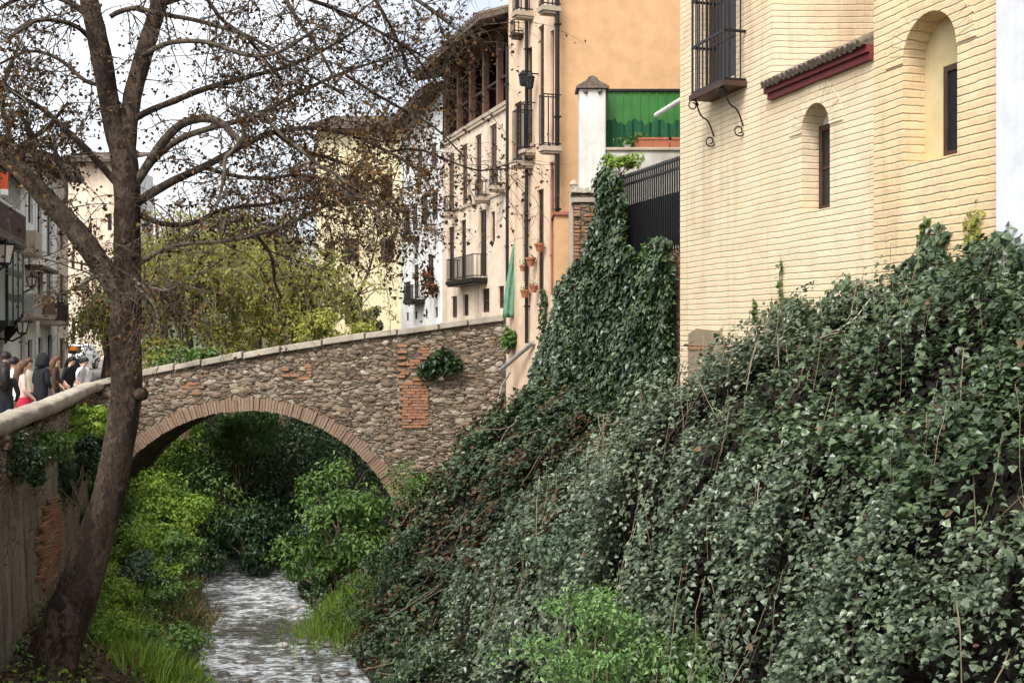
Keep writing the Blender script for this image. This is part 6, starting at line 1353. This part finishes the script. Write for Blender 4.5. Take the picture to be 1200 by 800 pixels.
    if skirt:
        m = MB(); m.lathe((0, .0, .52 * h), [(.24 * h, 0), (.215 * h, .15 * h), (.18 * h, .32 * h), (.145 * h, .47 * h)], 18); m.build('skirt', cloth('cloth_' + bottom, CL[bottom]), t, True, smooth=True)
    if bag:
        q = wm(t) @ Vector((.22 * h, .08, .98 * h)); bt = empty('shoulder_bag', q, bag, 'bag', None, R(head_deg)); m = MB(); m.box(.14 * h, .27 * h, -.08, .16, .86 * h, 1.06 * h, 0, .02); m.v = [tuple(wm(t) @ Vector(a)) for a in m.v]; m.build('pouch', cloth('cloth_cream', CL['cream']), bt, bevel=.015)
        m = MB(); m.tube([wm(t) @ Vector(a) for a in ((.20 * h, .03, 1.05 * h), (.16 * h, .10 - lean * .2, 1.25 * h), (.02, .11 - lean * .4, 1.42 * h), (-.10 * h, .05 - lean * .45, 1.455 * h), (-.12 * h, -.09 - lean * .4, 1.40 * h), (.02, -.15 - lean * .3, 1.24 * h), (.17 * h, -.09, 1.06 * h))], .018, 6); m.build('strap', cloth('cloth_white', CL['white']), bt)
    return t
person('person with long dark hair in a black top with a pale bag', 6, 19.0, 1.62, 200, 'black', 'navy', long=True, bag='pale shoulder bag with a white strap on the long haired person at left')
person('person with short dark hair and grey jacket behind the long haired one at left', 7, 22.2, 1.74, 190, 'grey', 'denim')
person('person in a white jacket with dark hair between the left edge and the crimson skirt', 16, 21.0, 1.66, 160, 'white', 'black')
person('person in a pale pink top and crimson skirt facing along the parapet', 27, 20.8, 1.60, 120, 'pink', 'crimson', hair='brown', long=True, skirt=True)
person('person with short hair in a cream top behind the crimson skirt', 33, 23.6, 1.58, 60, 'cream', 'denim', hair='brown')
person('person in a bulky black hooded jacket leaning at the parapet', 47, 22.6, 1.68, 150, 'black', 'black', hood=True, bulk=1.25, lean=.12)
person('person with long brown hair and dark brown coat right of the black hooded jacket', 66, 25.0, 1.60, 100, 'brown', 'black', hair='brown', long=True)
person('person in black with dark hair bending forward beside the white tops', 78, 26.3, 1.55, 70, 'black', 'black', lean=.25)
person('person in a white top bending over at the bridge end, left of another white top', 91, 27.2, 1.45, 80, 'white', 'denim', lean=.35, z0=3.9)
person('person in a white top at the bridge end, rightmost of the group', 102, 27.4, 1.42, 250, 'white', 'grey', lean=.25, z0=3.9)
person('person in an orange hat standing behind the white tops', 86, 31.0, 1.66, 190, 'navy', 'denim', hat='orange', bulk=1.05)

# ------------------------------------------------------------------ small white car far down the street
cx, cy = P(87, 0, 62).x, 62.0
cr = empty('parked_car', (cx, cy, STZ), 'small white car facing the viewer far down the left street behind the people', 'car')
m = MB(); w2 = .82; prof = [(-1.75, .32), (-1.78, .55), (-1.70, .74), (-.95, .90), (-.35, 1.36), (.95, 1.42), (1.6, .95), (1.72, .6), (1.70, .32)]   # (y, z) along the car
L = len(prof); vs = []
for s in (-1, 1):
    for y, z in prof: vs.append((cx + s * (w2 if z < 1 else w2 * .80), cy + y, STZ + z))
m.add(vs, [tuple(range(L - 1, -1, -1)), tuple(range(L, 2 * L))] + [(i, i + 1, i + 1 + L, i + L) for i in range(L - 1)] + [(L - 1, 0, L, 2 * L - 1)]); m.build('body', mt['white_paint'], cr, bevel=.05)
m = MB(); m.add([(cx - .68, cy - .97, STZ + .93), (cx + .68, cy - .97, STZ + .93), (cx + .58, cy - .42, STZ + 1.33), (cx - .58, cy - .42, STZ + 1.33), (cx - .68, cy - .93, STZ + .90), (cx + .68, cy - .93, STZ + .90), (cx + .58, cy - .38, STZ + 1.30), (cx - .58, cy - .38, STZ + 1.30)], [(0, 1, 2, 3), (7, 6, 5, 4), (0, 4, 5, 1), (1, 5, 6, 2), (2, 6, 7, 3), (3, 7, 4, 0)]); m.build('windscreen', mt['glass'], cr)
for s in (-1, 1):
    m = MB(); m.obox((cx + s * .6, cy - 1.745, STZ + .63), (.14, 0, 0), (0, .03, 0), (0, 0, .07)); m.build('headlight', mt['lamp_glass'], cr)
    for yy in (-1.1, 1.1):
        m = MB(); m.tube([(cx + s * .68, cy + yy, STZ + .29), (cx + s * .85, cy + yy, STZ + .29)], .29, 18); wo = m.build('wheel', mt['iron'], cr); m = MB(); m.tube([(cx + s * .852, cy + yy, STZ + .29), (cx + s * .86, cy + yy, STZ + .29)], .17, 14); m.build('rim', mt['zinc'], wo)
